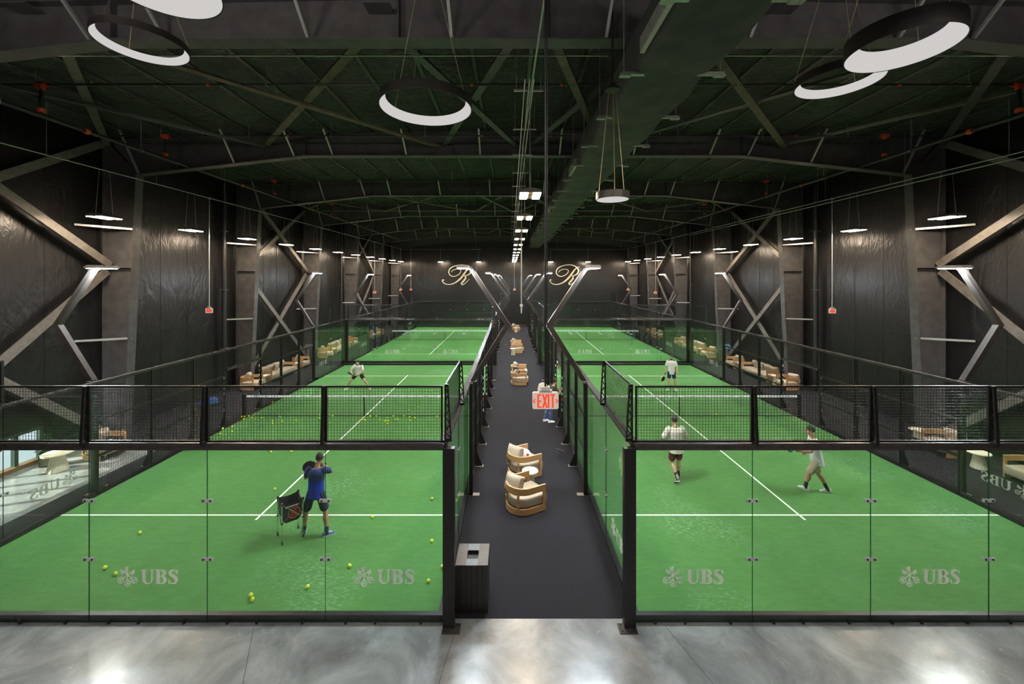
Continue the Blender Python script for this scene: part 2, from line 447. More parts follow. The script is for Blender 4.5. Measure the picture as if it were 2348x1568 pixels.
# steel frames -------------------------------------------------------------
def plate_poly(mb, pts, y, t):
    """an upright plate in the XZ plane with thickness t"""
    mb.quadring([[(p[0], y - t / 2, p[1]) for p in pts], [(p[0], y + t / 2, p[1]) for p in pts]])
BRACE_X = [-13.6, -10.1, -7.9, -6.5, -3.8, -1.1, 1.8, 4.5, 7.3, 8.7, 11.0, 14.4]
for k, fy in enumerate(FRAME_Y):
    on = ORD[k]
    if k == 6: fy = YF - 0.35
    # columns
    for s, side in ((-1, 'left'), (1, 'right')):
        t = thing('steel_column', f'tapered dark steel column on the {side} wall, {on} from the front' if k else f'tapered dark steel column on the {side} wall nearest the viewer', 'column', (X0, fy, 0))
        wx, bx, tx = s * 15.38, s * 14.62, s * 14.18
        mb = MB(); plate_poly(mb, [(wx, 0.0), (bx, 0.0), (tx, 9.62), (wx, 11.0)] if s < 0 else [(bx, 0), (wx, 0), (wx, 11.0), (tx, 9.62)], 0, 0.02)
        mb.build('web', 'steel', t)
        MB().bar((wx, 0, 0), (wx, 0, 10.98), 0.025, 0.32, up=(0, 1, 0)).build('outer_flange', 'steel', t)
        mb = MB(); mb.quadring([[(x - .013, -.16, z), (x + .013, -.16, z), (x + .013, .16, z), (x - .013, .16, z)] for x, z in ((bx, 0), (tx, 9.62))])
        mb.build('inner_flange', 'steel', t)
        for z, kind in ((3.62, 0), (6.22, 1), (7.62, 0)):
            xin = bx + (tx - bx) * z / 9.62
            if kind == 1:
                MB().box(min(wx, xin), max(wx, xin), -.15, .15, z - .012, z + .012).build('stiffener', 'steel', t)
            else:
                MB().bar((xin, 0.0, z), (wx + s * 0.05, (-1.0 if k % 2 else 1.0) * -0.0 - 1.05, z + .05), 0.06, 0.07).build('flange_brace', 'galv', t)
        MB().box(min(wx, bx) - .03, max(wx, bx) + .03, -.2, .2, 0.0, 0.025).build('base_plate', 'steel', t)
    # rafter
    t = thing('roof_rafter', f'deep dark steel roof beam spanning the hall, {on} from the viewer', 'beam', (X0, fy, 0))
    prof = [(-14.18, 9.62), (-8.0, 10.32), (8.0, 10.32), (14.18, 9.62), (15.38, 10.9), (0, 11.22), (-15.38, 10.9)]
    mb = MB()
    plate_poly(mb, [(-15.38, 10.9), (-14.18, 9.62), (-8.0, 10.32), (0, 10.32), (0, 11.22)], 0, .02)
    plate_poly(mb, [(0, 11.22), (0, 10.32), (8.0, 10.32), (14.18, 9.62), (15.38, 10.9)], 0, .02)
    mb.build('web', 'steel', t)
    mb = MB()
    pr = [(-14.18, 9.62), (-8.0, 10.32), (8.0, 10.32), (14.18, 9.62)]
    mb.quadring([[(x, -.16, z - .014), (x, .16, z - .014), (x, .16, z + .014), (x, -.16, z + .014)] for x, z in pr])
    mb.build('bottom_flange', 'steel', t)
    mb = MB(); pr = [(-15.38, 10.9), (0, 11.22), (15.38, 10.9)]
    mb.quadring([[(x, -.16, z - .014), (x, .16, z - .014), (x, .16, z + .014), (x, -.16, z + .014)] for x, z in pr])
    mb.build('top_flange', 'steel', t)
    for x in (-12.6, -8.0, -2.6, 0.2, 3.0, 8.0, 12.6):
        zb = 10.32 if abs(x) <= 8 else 10.32 - (abs(x) - 8) * .1133
        MB().box(x - .008, x + .008, -.15, .15, zb, roof_z(x + X0) - .15).build('stiffener', 'steel', t)
    if k == 0:
        for x in (-9.6, -2.95, 4.6):
            MB().box(x - .24, x + .24, -.34, -.01, 10.86, 10.885).build('seat_plate', 'steel', t)
    if k < 6:
        for x in BRACE_X:
            xx = x - X0
            zb = 10.32 if abs(xx) <= 8 else 10.32 - (abs(xx) - 8) * .1133
            MB().bar((xx, -.1, zb + .02), (xx, -.86, 11.02), 0.055, 0.055).build('flange_brace', 'galv', t)
# roof cross bracing between the frames, z just above the bottom flanges
def roof_brace(ya, yb, xa, xb, mat, label):
    tag(MB().bar((xa, ya, 10.72), (xb, yb, 10.62), 0.20, 0.06).build('roof_brace', mat), label, 'brace', 'diagonal roof braces')
NODES = [(-14.7, -8.9), (-8.9, -2.6), (-2.4, 0.25), (0.75, 3.3), (3.6, 10.0), (10.0, 15.7)]
BAYN = ['first', None, 'third', None, 'fifth']
SB = ['leftmost', 'second from left', 'left of centre', 'right of centre', 'second from right', 'rightmost']
for k in (0, 2, 4):
    ya, yb = FRAME_Y[k] + .16, FRAME_Y[k + 1] - .16
    for i, (a, b) in enumerate(NODES):
        roof_brace(ya, yb, a, b, 'steel_brown' if i in (1, 3, 4) else 'steel', f'roof brace slanting away to the right, {SB[i]} in the {BAYN[k]} bay')
        tag(MB().bar((b, ya, 10.80), (a, yb, 10.70), 0.20, 0.06).build('roof_brace', 'brace_grey' if i in (0, 5) else 'steel_brown' if i == 1 else 'steel'), f'roof brace slanting away to the left, {SB[i]} in the {BAYN[k]} bay', 'brace', 'diagonal roof braces')
    # wall bracing in the same bays, two tiers
    for s, side in ((-1, 'left'), (1, 'right')):
        x = X0 + s * 15.2
        for (za, zb, tier) in ((0.1, 6.1, 'lower'), (6.3, 10.8, 'upper')):
            tag(MB().bar((x, ya, za), (x, yb, zb), 0.07, 0.26).build('wall_brace', 'brace_grey'), f'steel wall brace rising away from viewer, {tier} tier, {side} wall, {BAYN[k]} bay', 'brace', 'diagonal wall braces')
            xo = x - s * 0.10
            tag(MB().bar((xo, ya, zb), (xo, yb, za), 0.07, 0.26).build('wall_brace', 'brace_grey'), f'steel wall brace falling away from viewer, {tier} tier, {side} wall, {BAYN[k]} bay', 'brace', 'diagonal wall braces')
# black downpipes beside the second columns
for s, side in ((-1, 'left'), (1, 'right')):
    for k, nmn in ((2, 'second'), (4, 'fourth')):
        x = X0 + s * 15.2; y = FRAME_Y[k] - 1.32
        t = thing('downpipe', f'black rainwater pipe on {side} wall before the {ORD[k]} column', 'pipe', (x, y, 0), 0, 'wall downpipes')
        MB().tube((0, 0, 0.05), (0, 0, 10.7), 0.11, 12).build('pipe', 'pipe_black', t, smooth=True)
        for z in (2.2, 5.2, 8.2): MB().box(-.14, .14, -.13, .13, z, z + .05).build('clamp', 'steel', t)

# duct with its wrapped cloth, grilles and trapeze hangers ------------------
dk = thing('air_duct', 'long wrapped air duct hanging under the roof right of centre', 'duct', (2.95, 0, 9.48))
mb = MB(); rings = []
prof = []
for k in range(24):
    a = 2 * PI * k / 24
    c, s_ = math.cos(a), math.sin(a)
    prof.append((math.copysign(abs(c) ** 0.45, c) * 0.74, math.copysign(abs(s_) ** 0.45, s_) * 0.47 + 0.47))
y = 1.0; i = 0
while y <= YF - 1.2:
    sag = 0.025 * math.sin(i * PI / 3.0 * 1.0) + 0.012 * math.sin(i * 1.7)
    wob = 0.02 * math.sin(i * 0.9)
    rings.append([(px * (1 + 0.012 * math.sin(i * 2.1)) + wob, y, pz + (sag if pz < .5 else -0.02 * math.sin(i * 0.7))) for px, pz in prof])
    y += 0.33; i += 1
mb.quadring(rings); mb.build('wrap', 'duct_wrap', dk, smooth=True)
for gy in (5.2, 13.3, 22.0, 31.0):
    g = MB(); g.box(-.79, -.72, gy, gy + 1.45, 0.10, 0.36)
    gf = g.build('grille_frame', 'white_plastic', dk)
    for q in range(14):
        yy = gy + .08 + q * .1
        MB().box(-.80, -.79, yy, yy + .045, .13, .33).build('grille_slat', 'galv', gf)
for k in range(20):
    hy = 3.35 + 1.96 * k
    if hy > YF - 2: break
    t = thing('duct_hanger', (f'trapeze hanger holding the air duct, {ORD[k]} along from the viewer' if k else 'trapeze hanger holding the air duct nearest the viewer'), 'hanger', (2.95, hy, 9.40), 0, 'duct hangers')
    MB().box(-.94, .94, -.04, .04, 0.13, .18).build('strut', 'galv', t)
    for s in (-1, 1):
        MB().tube((s * .88, 0, .09), (s * .88, 0, 1.78), .009, 6).build('rod', 'galv', t)
        MB().box(s * .86 - .10, s * .86 + .10, -.05, .05, .105, .13).build('bracket', 'galv', t)
        

# pipes and conduits --------------------------------------------------------
def line_thing(name, label, cat, p, q, r, mat, group=None):
    return tag(MB().tube(p, q, r, 8).build(name, mat, smooth=True), label, cat, group)
for s, side in ((-1, 'left'), (1, 'right')):
    xm = X0 + s * 12.25
    t = thing('sprinkler_main', f'black sprinkler main running the length of the hall on the {side}', 'pipe', (xm, 0, 9.9))
    MB().tube((0, 2, 0), (0, 44, 0), 0.055, 10).build('pipe', 'pipe_black', t, smooth=True)
    for y in (11.0, 17.4, 23.6, 30): MB().tube((0, y, 0), (0, y + .12, 0), .075, 10).build('coupling', 'orange_coupling', t)
    for q in range(11):
        y = 5.6 + 3.55 * q
        h = MB().tube((0, y, .05), (0, y, 1.2), .008, 5).build('hanger_rod', 'galv', t)
        MB().path([(0.075 * math.sin(a * PI / 4), y, 0.075 * math.cos(a * PI / 4)) for a in range(9)], .008, 5).build('hanger_ring', 'galv', h)
    # lamp conduit
    xc = X0 + s * 13.75
    t = thing('light_conduit', f'thin pale conduit carrying the {side} row of lamps', 'conduit', (xc, 0, 9.35))
    MB().tube((0, 2, 0), (0, YF - .4, 0), 0.02, 8).build('conduit', 'galv', t, smooth=True)
    for q in range(12):
        y = 4.3 + 3.55 * q
        MB().tube((0, y, 0), (0, y, roof_z(xc) - 9.45), .007, 5).build('hanger_rod', 'galv', t)
    if s > 0:
        t2 = thing('light_conduit', 'second thin conduit just below the right lamp conduit', 'conduit', (xc - .35, 0, 9.12))
        MB().tube((0, 2, 0), (0, 31, 0), 0.02, 8).build('conduit', 'galv', t2, smooth=True)
        for q in range(8): MB().tube((0, 3.4 + 3.55 * q, 0), (0, 3.4 + 3.55 * q, roof_z(xc) - 9.2), .006, 5).build('hanger_rod', 'galv', t2)
for k, by in enumerate((10.0, 13.6, 19.9, 26.2, 32.6)):
    t = thing('sprinkler_branch', f'black sprinkler branch crossing the roof, {ORD[k]} from the viewer' if k else 'black sprinkler branch crossing the roof nearest the viewer', 'pipe', (X0, by, 10.68), 0, 'sprinkler branch pipes')
    MB().tube((-14.2, 0, 0), (1.55, 0, 0), .028, 8).build('pipe', 'pipe_black', t, smooth=True)
    MB().tube((3.35, 0, 0), (14.2, 0, 0), .028, 8).build('pipe', 'pipe_black', t, smooth=True)
    for x in (-12.4, -9.4, -6.6, -3.4, 0.9, 5.2, 8.1, 11.0, 13.2):
        h = MB().tube((x, 0, .03), (x, 0, .5), .006, 5).build('hanger_rod', 'galv', t)
        MB().path([(x, 0.05 * math.sin(a * PI / 4), 0.05 * math.cos(a * PI / 4)) for a in range(9)], .006, 5).build('hanger_ring', 'galv', h)
    for x in (-8.1, -1.5, 0.75, 9.2): MB().tube((x, 0, 0), (x + .07, 0, 0), .042, 8).build('coupling', 'orange_coupling', t)
    for x in (-11, -5.2, 4.6, 10): MB().tube((x, 0, .02), (x, 0, .10), .015, 6).build('sprinkler_head', 'galv', t)
    for s in (-1, 1):
        r = MB().tube((s * 12.25, 0, -.78 + .06), (s * 12.25, 0, 0), .042, 8).build('riser', 'pipe_black', t, smooth=True)
        MB().tube((s * 12.25, 0, -.70), (s * 12.25, 0, -.60), .075, 10).build('coupling', 'orange_coupling', r)
        MB().tube((s * 12.25 - .14, 0, 0), (s * 12.25 + .14, 0, 0), .065, 10).build('tee_fitting', 'orange_coupling', r)
        MB().tube((s * 12.25, 0, -.12), (s * 12.25, 0, -.02), .07, 10).build('coupling', 'orange_coupling', r)
for k, cy in enumerate((8.55, 28.4)):
    t = thing('cross_conduit', ('thin white conduit crossing the roof just behind the nearest beam', 'thin white conduit crossing the roof far down the hall')[k], 'conduit', (X0, cy, 10.60))
    MB().tube((-14.3, 0, 0), (1.6, 0, 0), .018, 8).build('conduit', 'galv', t, smooth=True)
    MB().tube((3.35, 0, 0), (14.3, 0, 0), .018, 8).build('conduit', 'galv', t, smooth=True)
    for x in range(-12, 14, 3):
        if not 1.4 < x < 3.5: MB().tube((x, 0, 0), (x, 0, .55), .006, 5).build('hanger_rod', 'galv', t)
for (xa, xb, side) in ((-13.25, -3.6, 'left'), (4.8, 14.25, 'right')):
    t = thing('light_conduit', f'thin conduit across the end wall above the {side} gold letter', 'conduit', (0, 49.2, 9.35))
    MB().tube((xa, 0, 0), (xb, 0, 0), .02, 8).build('conduit', 'galv', t, smooth=True)
    for x in ((-8.6, -3.9) if xa < 0 else (5.0, 9.6)): MB().box(x - .02, x + .02, -.26, .26, -.03, .03).build('cross_strut', 'galv', t)
    for x in (xa + 1, (xa + xb) / 2, xb - .6): MB().tube((x, 0, 0), (x, 0, 1.8), .007, 5).build('hanger_rod', 'galv', t)
t = thing('conduit_bundle', 'bundle of thin conduits running down the hall above the aisle', 'conduit', (0.42, 0, 10.12))
for x in (-.10, 0.0, .09): MB().tube((x, 8.6, 0), (x, YF - .5, 0), .016, 6).build('conduit', 'galv', t, smooth=True)
MB().tube((.2, 1.5, .1), (-.02, 13.0, -.05), .022, 8).build('conduit', 'galv', t, smooth=True)
for q in range(16):
    y = 9.2 + 2.4 * q
    st = MB().box(-.34, .34, y - .02, y + .02, .02, .06).build('strut', 'galv', t)
    for x in (-.28, .28): MB().tube((x, y, .06), (x, y, 1.0), .006, 5).build('rod', 'galv', st)

# ------------------------------------------------------------------ lamps
def highbay(loc, label, group, cable_z):
    t = thing('high_bay_lamp', label, 'lamp', loc, 0, group)
    mb = MB()
    mb.quadring([[(-.25, y, .02), (-.25, y, .07), (-.10, y, .12), (.10, y, .12), (.25, y, .07), (.25, y, .02)] for y in (-.37, .37)])
    mb.build('housing', 'lamp_body', t)
    for s in (-1, 1):
        MB().box(s * .155 - .085, s * .155 + .085, -.35, .35, .0, .018).build('light_panel', 'bay_led', t)
    MB().box(-.05, .05, -.32, .32, .004, .02).build('centre_plate', 'brass', t)
    top = cable_z - loc[2]
    for y in (-.28, .28):
        MB().tube((0, y, .12), (0, y * .6, top), .006, 5).build('cable', 'galv', t)
    return t
BAY_Y = [9.5 + 3.55 * k for k in range(12)]
first = highbay((0.47, BAY_Y[0], 7.78), 'twin panel lamp over the aisle, nearest and largest of the middle row', 'lamps over the aisle', 10.1)
for k in range(1, 12):
    dup(first, (0.47, BAY_Y[k], 7.78), 0, f'twin panel lamp over the aisle, {ORD[k]} along the middle row', 'lamps over the aisle')
sidef = None
for s, side in ((-1, 'left'), (1, 'right')):
    for k in range(-1, 11):
        y = 13.1 + 3.55 * k; x = X0 + s * 13.82
        if y > YF - .5: continue
        lab = f'slim hanging lamp along the {side} wall, {ORD[k + 1]} from the viewer' if k >= 0 else f'slim hanging lamp along the {side} wall just outside the view'
        if k < 0: lab = f'slim hanging lamp along the {side} wall nearest the viewer'
        if sidef is None: sidef = highbay((x, y, 7.80), lab, 'lamps along the side walls', 9.33)
        else: dup(sidef, (x, y, 7.80), 0, lab, 'lamps along the side walls')
for x, lab in ((-8.6, 'slim lamp before the end wall, left of the left gold letter'), (-3.9, 'slim lamp before the end wall, right of the left gold letter'), (5.0, 'slim lamp before the end wall, left of the right gold letter'), (9.6, 'slim lamp before the end wall, above the right gold letter')):
    dup(sidef, (x, 49.2, 7.80), 0, lab, 'lamps before the end wall')

def ring_lamp(x, y, hb, r, h, label, ztop=11.1, led='ring_led'):
    t = thing('ring_pendant', label, 'lamp', (x, y, CAMZ + hb), 0, 'round pendants over the entrance')
    n = 72; th = 0.010
    def circ(rr, z): return [(rr * math.cos(2 * PI * k / n), rr * math.sin(2 * PI * k / n), z) for k in range(n)]
    mb = MB(); mb.quadring([circ(r - th, 0), circ(r, 0), circ(r, h), circ(r - th, h)], cap=False)
    mb.build('band', 'ring_black', t, smooth=True)
    w = h * 0.62
    mb = MB(); mb.quadring([circ(r - .012, .004), circ(r - .012 - w, h - .004), circ(r - .012, h - .002)], cap=False)
    mb.build('diffuser', led, t, smooth=True)
    zt = ztop - (CAMZ + hb)
    for k in range(3):
        a = 2 * PI * k / 3 + 0.5
        MB().tube(((r - .005) * math.cos(a), (r - .005) * math.sin(a), h), (.1 * math.cos(a), .1 * math.sin(a), zt - .02), .005, 5).build('cable', 'brass', t)
    MB().lathe([(.14, zt - .03), (.14, zt + .02)], 20).build('canopy', 'ring_black', t, smooth=True)
ring_lamp(-1.39, 6.60, 2.795, .75, .145, 'black ring pendant hanging near the centre of the view')
ring_lamp(-5.85, 6.34, 3.68, .60, .11, 'black ring pendant at the upper left, below its cropped neighbour')
ring_lamp(5.20, 5.30, 3.02, .60, .235, 'deep ring pendant at the upper right, the largest in view')
ring_lamp(5.38, 6.54, 3.19, .60, .13, 'slim ring pendant at the upper right, partly behind the deep one')
ring_lamp(-3.94, 4.46, 3.27, .60, .18, 'ring pendant at the upper left cut by the picture edge')

# brighter ring lamps added out of view to light the entrance and glass lettering
for i, (x, y, r) in enumerate(((-6.5, 1.5, .75), (6.5, 1.2, .75), (-2.5, -0.8, .75), (3.0, -1.0, .75))):
    ring_lamp(x, y, 3.2, r, .2, f'added ring pendant behind the viewer, {ORD[i + 1]} of the unseen ones', led='added_ring_led')
# small drum pendant
t = thing('drum_pendant', 'small drum pendant with glowing disc hanging on three rods below the duct', 'lamp', (1.87, 7.30, 7.27))
MB().lathe([(.285, 0.0), (.30, 0.0), (.30, .13), (.285, .13)], 40).build('drum', 'lamp_body', t, smooth=True)
MB().lathe([(.283, -.003), (.283, .01)], 40).build('diffuser', 'ring_led', t)
for a in (0.4, 2.5, 4.6):
    MB().tube((.27 * math.cos(a), .27 * math.sin(a), .13), (.07 * math.cos(a), .07 * math.sin(a), 2.0), .008, 6).build('rod', 'brass', t)
MB().lathe([(.13, 2.0), (.13, 2.03), (.07, 2.05), (.07, 2.12)], 24).build('canopy', 'pipe_black', t, smooth=True)
MB().tube((0, 0, 2.1), (0, 0, 3.85), .022, 8).build('stem', 'pipe_black', t)

# ------------------------------------------------------------------ writing
def flat_letters():
    """outlines with holes -> solid meshes, through a filled 2-D curve"""
    def solid(name, loops, depth):
        cu = bpy.data.curves.new(name, 'CURVE'); cu.dimensions = '2D'; cu.fill_mode = 'BOTH'; cu.extrude = depth / 2
        for lp in loops:
            sp = cu.splines.new('POLY'); sp.points.add(len(lp) - 1)
            for i, (x, y) in enumerate(lp): sp.points[i].co = (x, y, 0, 1)
            sp.use_cyclic_u = True
        ob = bpy.data.objects.new(name, cu); COL.objects.link(ob)
        dg = bpy.context.evaluated_depsgraph_get()
        me = bpy.data.meshes.new_from_object(ob.evaluated_get(dg))
        bpy.data.objects.remove(ob, do_unlink=True); bpy.data.curves.remove(cu)
        for v in me.vertices: v.co = (v.co.x, -v.co.z, v.co.y)     # stand it up, facing -Y
        return me
    return solid
solid = flat_letters()
def arc(cx, cy, rx, ry, a0, a1, n=14):
    return [(cx + rx * math.cos(math.radians(a0 + (a1 - a0) * i / n)), cy + ry * math.sin(math.radians(a0 + (a1 - a0) * i / n))) for i in range(n + 1)]
def smooth_pts(pts, ws, sub=10):
    P, Wd = [], []
    n = len(pts)
    for i in range(n - 1):
        p0, p1, p2, p3 = pts[max(i - 1, 0)], pts[i], pts[i + 1], pts[min(i + 2, n - 1)]
        for k in range(sub):
            t = k / sub
            P.append(tuple(0.5 * (2 * p1[c] + (p2[c] - p0[c]) * t + (2 * p0[c] - 5 * p1[c] + 4 * p2[c] - p3[c]) * t * t + (3 * p1[c] - p0[c] - 3 * p2[c] + p3[c]) * t ** 3) for c in (0, 1)))
            Wd.append(ws[i] + (ws[i + 1] - ws[i]) * t)
    P.append(pts[-1]); Wd.append(ws[-1])
    return P, Wd
def ribbon_solid(strokes, depth):
    """strokes of varying width as one raised mesh standing in XZ, facing -Y"""
    mb = MB()
    for pts, ws in strokes:
        P, Wd = smooth_pts(pts, ws)
        rings = []
        for i, (x, y) in enumerate(P):
            a, b = P[max(i - 1, 0)], P[min(i + 1, len(P) - 1)]
            dx, dy = b[0] - a[0], b[1] - a[1]; l = math.hypot(dx, dy) or 1
            ox, oy = -dy / l * Wd[i] / 2, dx / l * Wd[i] / 2
            rings.append([(x + ox, -depth / 2, y + oy), (x - ox, -depth / 2, y - oy), (x - ox, depth / 2, y - oy), (x + ox, depth / 2, y + oy)])
        mb.quadring(rings)
    return mb
H_ = 0.243
def sc(lp, s=H_): return [(x * s, y * s) for x, y in lp]
U_ = [(0, 1), (.42, 1), (.42, .945), (.32, .945)] + arc(.52, .30, .20, .235, 180, 360) + [(.72, .945), (.62, .945), (.62, 1), (.92, 1), (.92, .945), (.82, .945)] + arc(.46, .31, .36, .32, 0, -180, 18) + [(.10, .945), (0, .945)]
B_ = [(0, 1), (.45, 1)] + arc(.45, .77, .34, .23, 90, -75) + arc(.45, .285, .38, .285, 75, -90) + [(0, 0), (0, .055), (.11, .055), (.11, .945), (0, .945)]
B1 = [(.33, .945), (.40, .945)] + arc(.40, .76, .15, .185, 90, -90) + [(.33, .575)]
B2 = [(.33, .515), (.42, .515)] + arc(.42, .285, .17, .23, 90, -90) + [(.33, .055)]
MEU = solid('letter', [sc(U_)], .002)
MEB = solid('letter', [sc(B_), sc(B1), sc(B2)], .002)
S_str = [([(.55, .78), (.47, .935), (.33, .965), (.15, .885), (.13, .72), (.30, .57), (.47, .44), (.565, .27), (.50, .10), (.32, .030), (.15, .075), (.07, .26)],
          [.035, .055, .075, .15, .20, .235, .235, .20, .14, .07, .055, .035]),
         ([(.585, .99), (.60, .90), (.625, .70)], [.035, .075, .05]), ([(.045, .33), (.055, .15), (.065, .0)], [.05, .09, .045])]
MES = ribbon_solid([([(x * H_, y * H_) for x, y in p], [w * H_ for w in ws]) for p, ws in S_str], .002).mesh('letter', 'decal')
def key_loops():
    u = 0.144; mb = MB()
    def rot(p, a): return (p[0] * math.cos(a) - p[1] * math.sin(a), p[0] * math.sin(a) + p[1] * math.cos(a))
    def slab(lp, a, flip=1):
        q = [rot((x * flip, y), a) for x, y in lp]
        mb.quadring([[(x * u, -.001, y * u) for x, y in q], [(x * u, .001, y * u) for x, y in q]])
    for a, fl in ((0, 1), (math.radians(52), 1), (math.radians(-52), -1)):
        slab([(-.055, -.65), (.055, -.65), (.055, 1.0), (-.055, 1.0)], a)
        # bow: ring with a trefoil inside
        n = 28
        for k in range(n):
            t0, t1 = 2 * PI * k / n, 2 * PI * (k + 1) / n
            slab([(.275 * math.cos(t0), -1.0 + .275 * math.sin(t0)), (.375 * math.cos(t0), -1.0 + .375 * math.sin(t0)), (.375 * math.cos(t1), -1.0 + .375 * math.sin(t1)), (.275 * math.cos(t1), -1.0 + .275 * math.sin(t1))], a)
        for (cx, cy) in ((-.14, -1.03), (.14, -1.03)):
            slab([(cx + .07 * math.cos(2 * PI * k / 10), cy + .07 * math.sin(2 * PI * k / 10)) for k in range(10)], a)
        slab([(-.15, -1.03), (.15, -1.03), (.04, -.93), (.03, -.7), (-.03, -.7), (-.04, -.93)], a)
        slab([(-.10, -1.10), (.10, -1.10), (0, -1.16)], a)
        slab([(-.075, -1.36), (.075, -1.36), (0, -1.46)], a)
        slab([(-.14, -.56), (.14, -.56), (.14, -.48), (-.14, -.48)], a)
        slab([(-.09, -.68), (.09, -.68), (.09, -.58), (-.09, -.58)], a)
        # bit with teeth
        slab([(-.20, .42), (-.05, .42), (-.05, .90), (-.20, .90)], a, fl)
        for y0 in (.40, .575, .75): slab([(-.36, y0), (-.19, y0 + .02), (-.19, y0 + .11), (-.36, y0 + .13)], a, fl)
    return mb.mesh('emblem', 'decal')
MEK = key_loops()
for me in (MEU, MEB):
    me.materials.clear(); me.materials.append(MATS['decal'])
def logo(pane, x, z, y, rz=0.0):
    c, s = math.cos(rz), math.sin(rz)
    for me, n_, dx, dz in ((MEK, 'emblem', -.345, .031 + .0), (MEU, 'letter', -.119, -.122), (MEB, 'letter', .119, -.122), (MES, 'letter', .345, -.122)):
        put(n_, me, pane, (x + dx * c, y + dx * s, z + dz), (0, 0, rz))

# gold letter on the end wall
def gold(px_off, label):
    raw = [([(1845, 215), (1870, 190), (1920, 172), (1975, 178), (1988, 205), (1960, 245), (1900, 275), (1845, 268), (1812, 225), (1830, 165), (1900, 125), (2000, 108), (2085, 128), (2132, 180), (2122, 232), (2075, 262), (2020, 270)],
            [5, 7, 9, 10, 11, 11, 10, 10, 10, 10, 11, 12, 15, 20, 18, 12, 6]),
           ([(2152, 138), (2115, 148), (2075, 185), (2035, 240), (1985, 305), (1910, 365), (1830, 393), (1760, 385), (1718, 345), (1728, 325), (1745, 335)],
            [5, 8, 17, 25, 25, 17, 12, 10, 9, 9, 8]),
           ([(2022, 262), (2050, 275), (2055, 305), (2025, 345), (1998, 378), (2012, 397), (2050, 378), (2085, 345), (2110, 315)],
            [8, 17, 24, 25, 21, 14, 9, 7, 6])]
    yw = YF - .06; k = yw / FPX
    def cv(p): return (((p[0] / 6.346) + 990 - 1170 + px_off) * k, CAMZ - (p[1] / 6.346 + 590 - 637) * k)
    mb = ribbon_solid([([cv(p) for p in pts], [w / 6.346 * k * 1.08 for w in ws]) for pts, ws in raw], .05)
    o = mb.build('wall_letter', 'gold', None, (0, yw, 0))
    tag(o, label, 'letter', 'gold script letters')
gold(0, 'gold script capital letter R on the end wall, the right one of two')
gold(-246.5, 'gold script capital letter R on the end wall, the left one of two')

# exit sign near the camera
def exit_sign(loc, label, w=.30, h=.19, rod=6.0, rz=0.0, big=False, group=None):
    t = thing('exit_sign', label, 'sign', loc, rz, group)
    mb = MB(); r = .02; lp = arc(w / 2 - r, h / 2 - r, r, r, 0, 90, 4) + arc(-w / 2 + r, h / 2 - r, r, r, 90, 180, 4) + arc(-w / 2 + r, -h / 2 + r, r, r, 180, 270, 4) + arc(w / 2 - r, -h / 2 + r, r, r, 270, 360, 4)
    mb.quadring([[(x, -.022, z) for x, z in lp], [(x, .022, z) for x, z in lp]])
    mb.build('panel', 'sign_face', t)
    fy = -.0225
    def stroke(p, q, wd, nme='letter_stroke'):
        return (p, q, wd)
    s = h / .19
    L = {'E': [((-.085, -.065), (-.085, .07), .020), ((-.095, .068), (-.046, .068), .016), ((-.09, -.005), (-.05, -.005), .016), ((-.095, -.072), (-.046, -.072), .016)],
         'X': [((-.030, .075), (.014, -.08), .020), ((.014, .075), (-.030, -.08), .020)],
         'I': [((.034, .075), (.034, -.08), .020)],
         'T': [((.082, .06), (.082, -.08), .020), ((.056, .068), (.108, .068), .016)]}
    for side in (-1, 1):
        for ch, st in L.items():
            mb = MB()
            for p, q, wd in st:
                mb.bar((-side * p[0] * s, side * .0235, p[1] * s), (-side * q[0] * s, side * .0235, q[1] * s), wd * s, .003, up=(0, 1, 0))
            mb.build('letter', 'exit_letter', t)
        for sg in (-1, 1):
            mb = MB(); x0 = sg * .118
            mb.bar((x0 * s, side * .0235, .020 * s), ((x0 + sg * .024) * s, side * .0235, -.002 * s), .012 * s, .003, up=(0, 1, 0))
            mb.bar((x0 * s, side * .0235, -.024 * s), ((x0 + sg * .024) * s, side * .0235, -.002 * s), .012 * s, .003, up=(0, 1, 0))
            mb.build('chevron', 'exit_letter', t)
    MB().box(-.075 * s, .075 * s, -.03, .03, h / 2, h / 2 + .025).build('canopy', 'white_plastic', t)
    MB().box(-.05 * s, .05 * s, -.045, .045, h / 2 + .025, h / 2 + .065).build('junction_box', 'lamp_silver' if not big else 'white_plastic', t)
    MB().tube((0, 0, h / 2 + .06), (0, 0, rod), .011, 8).build('stem', 'pipe_black' if big else 'galv', t)
    if big: MB().tube((.022, .01, h / 2 + .06), (.022, .01, rod), .006, 6).build('cable', 'pipe_black', t)
    return t
exit_sign((0.405, 4.6, 4.43), 'white exit sign with red letters and chevrons hanging close to the viewer', rod=6.6, big=True)
def small_exit(loc, rod, label):
    t = thing('exit_sign', label, 'sign', loc, 0, 'small red exit signs on long stems')
    MB().box(-.15, .15, -.03, .03, -.10, .10).build('panel', 'white_plastic', t)
    MB().box(-.115, .115, -.033, -.03, -.07, .07).build('red_face', 'exit_small', t)
    MB().box(-.06, .06, -.05, .05, .10, .17).build('junction_box', 'galv', t)
    MB().tube((0, 0, .15), (0, 0, rod), .018, 8).build('stem', 'galv', t, smooth=True)
    MB().box(-.04, .04, -.04, .04, rod - .05, rod + .03).build('connector', 'galv', t)
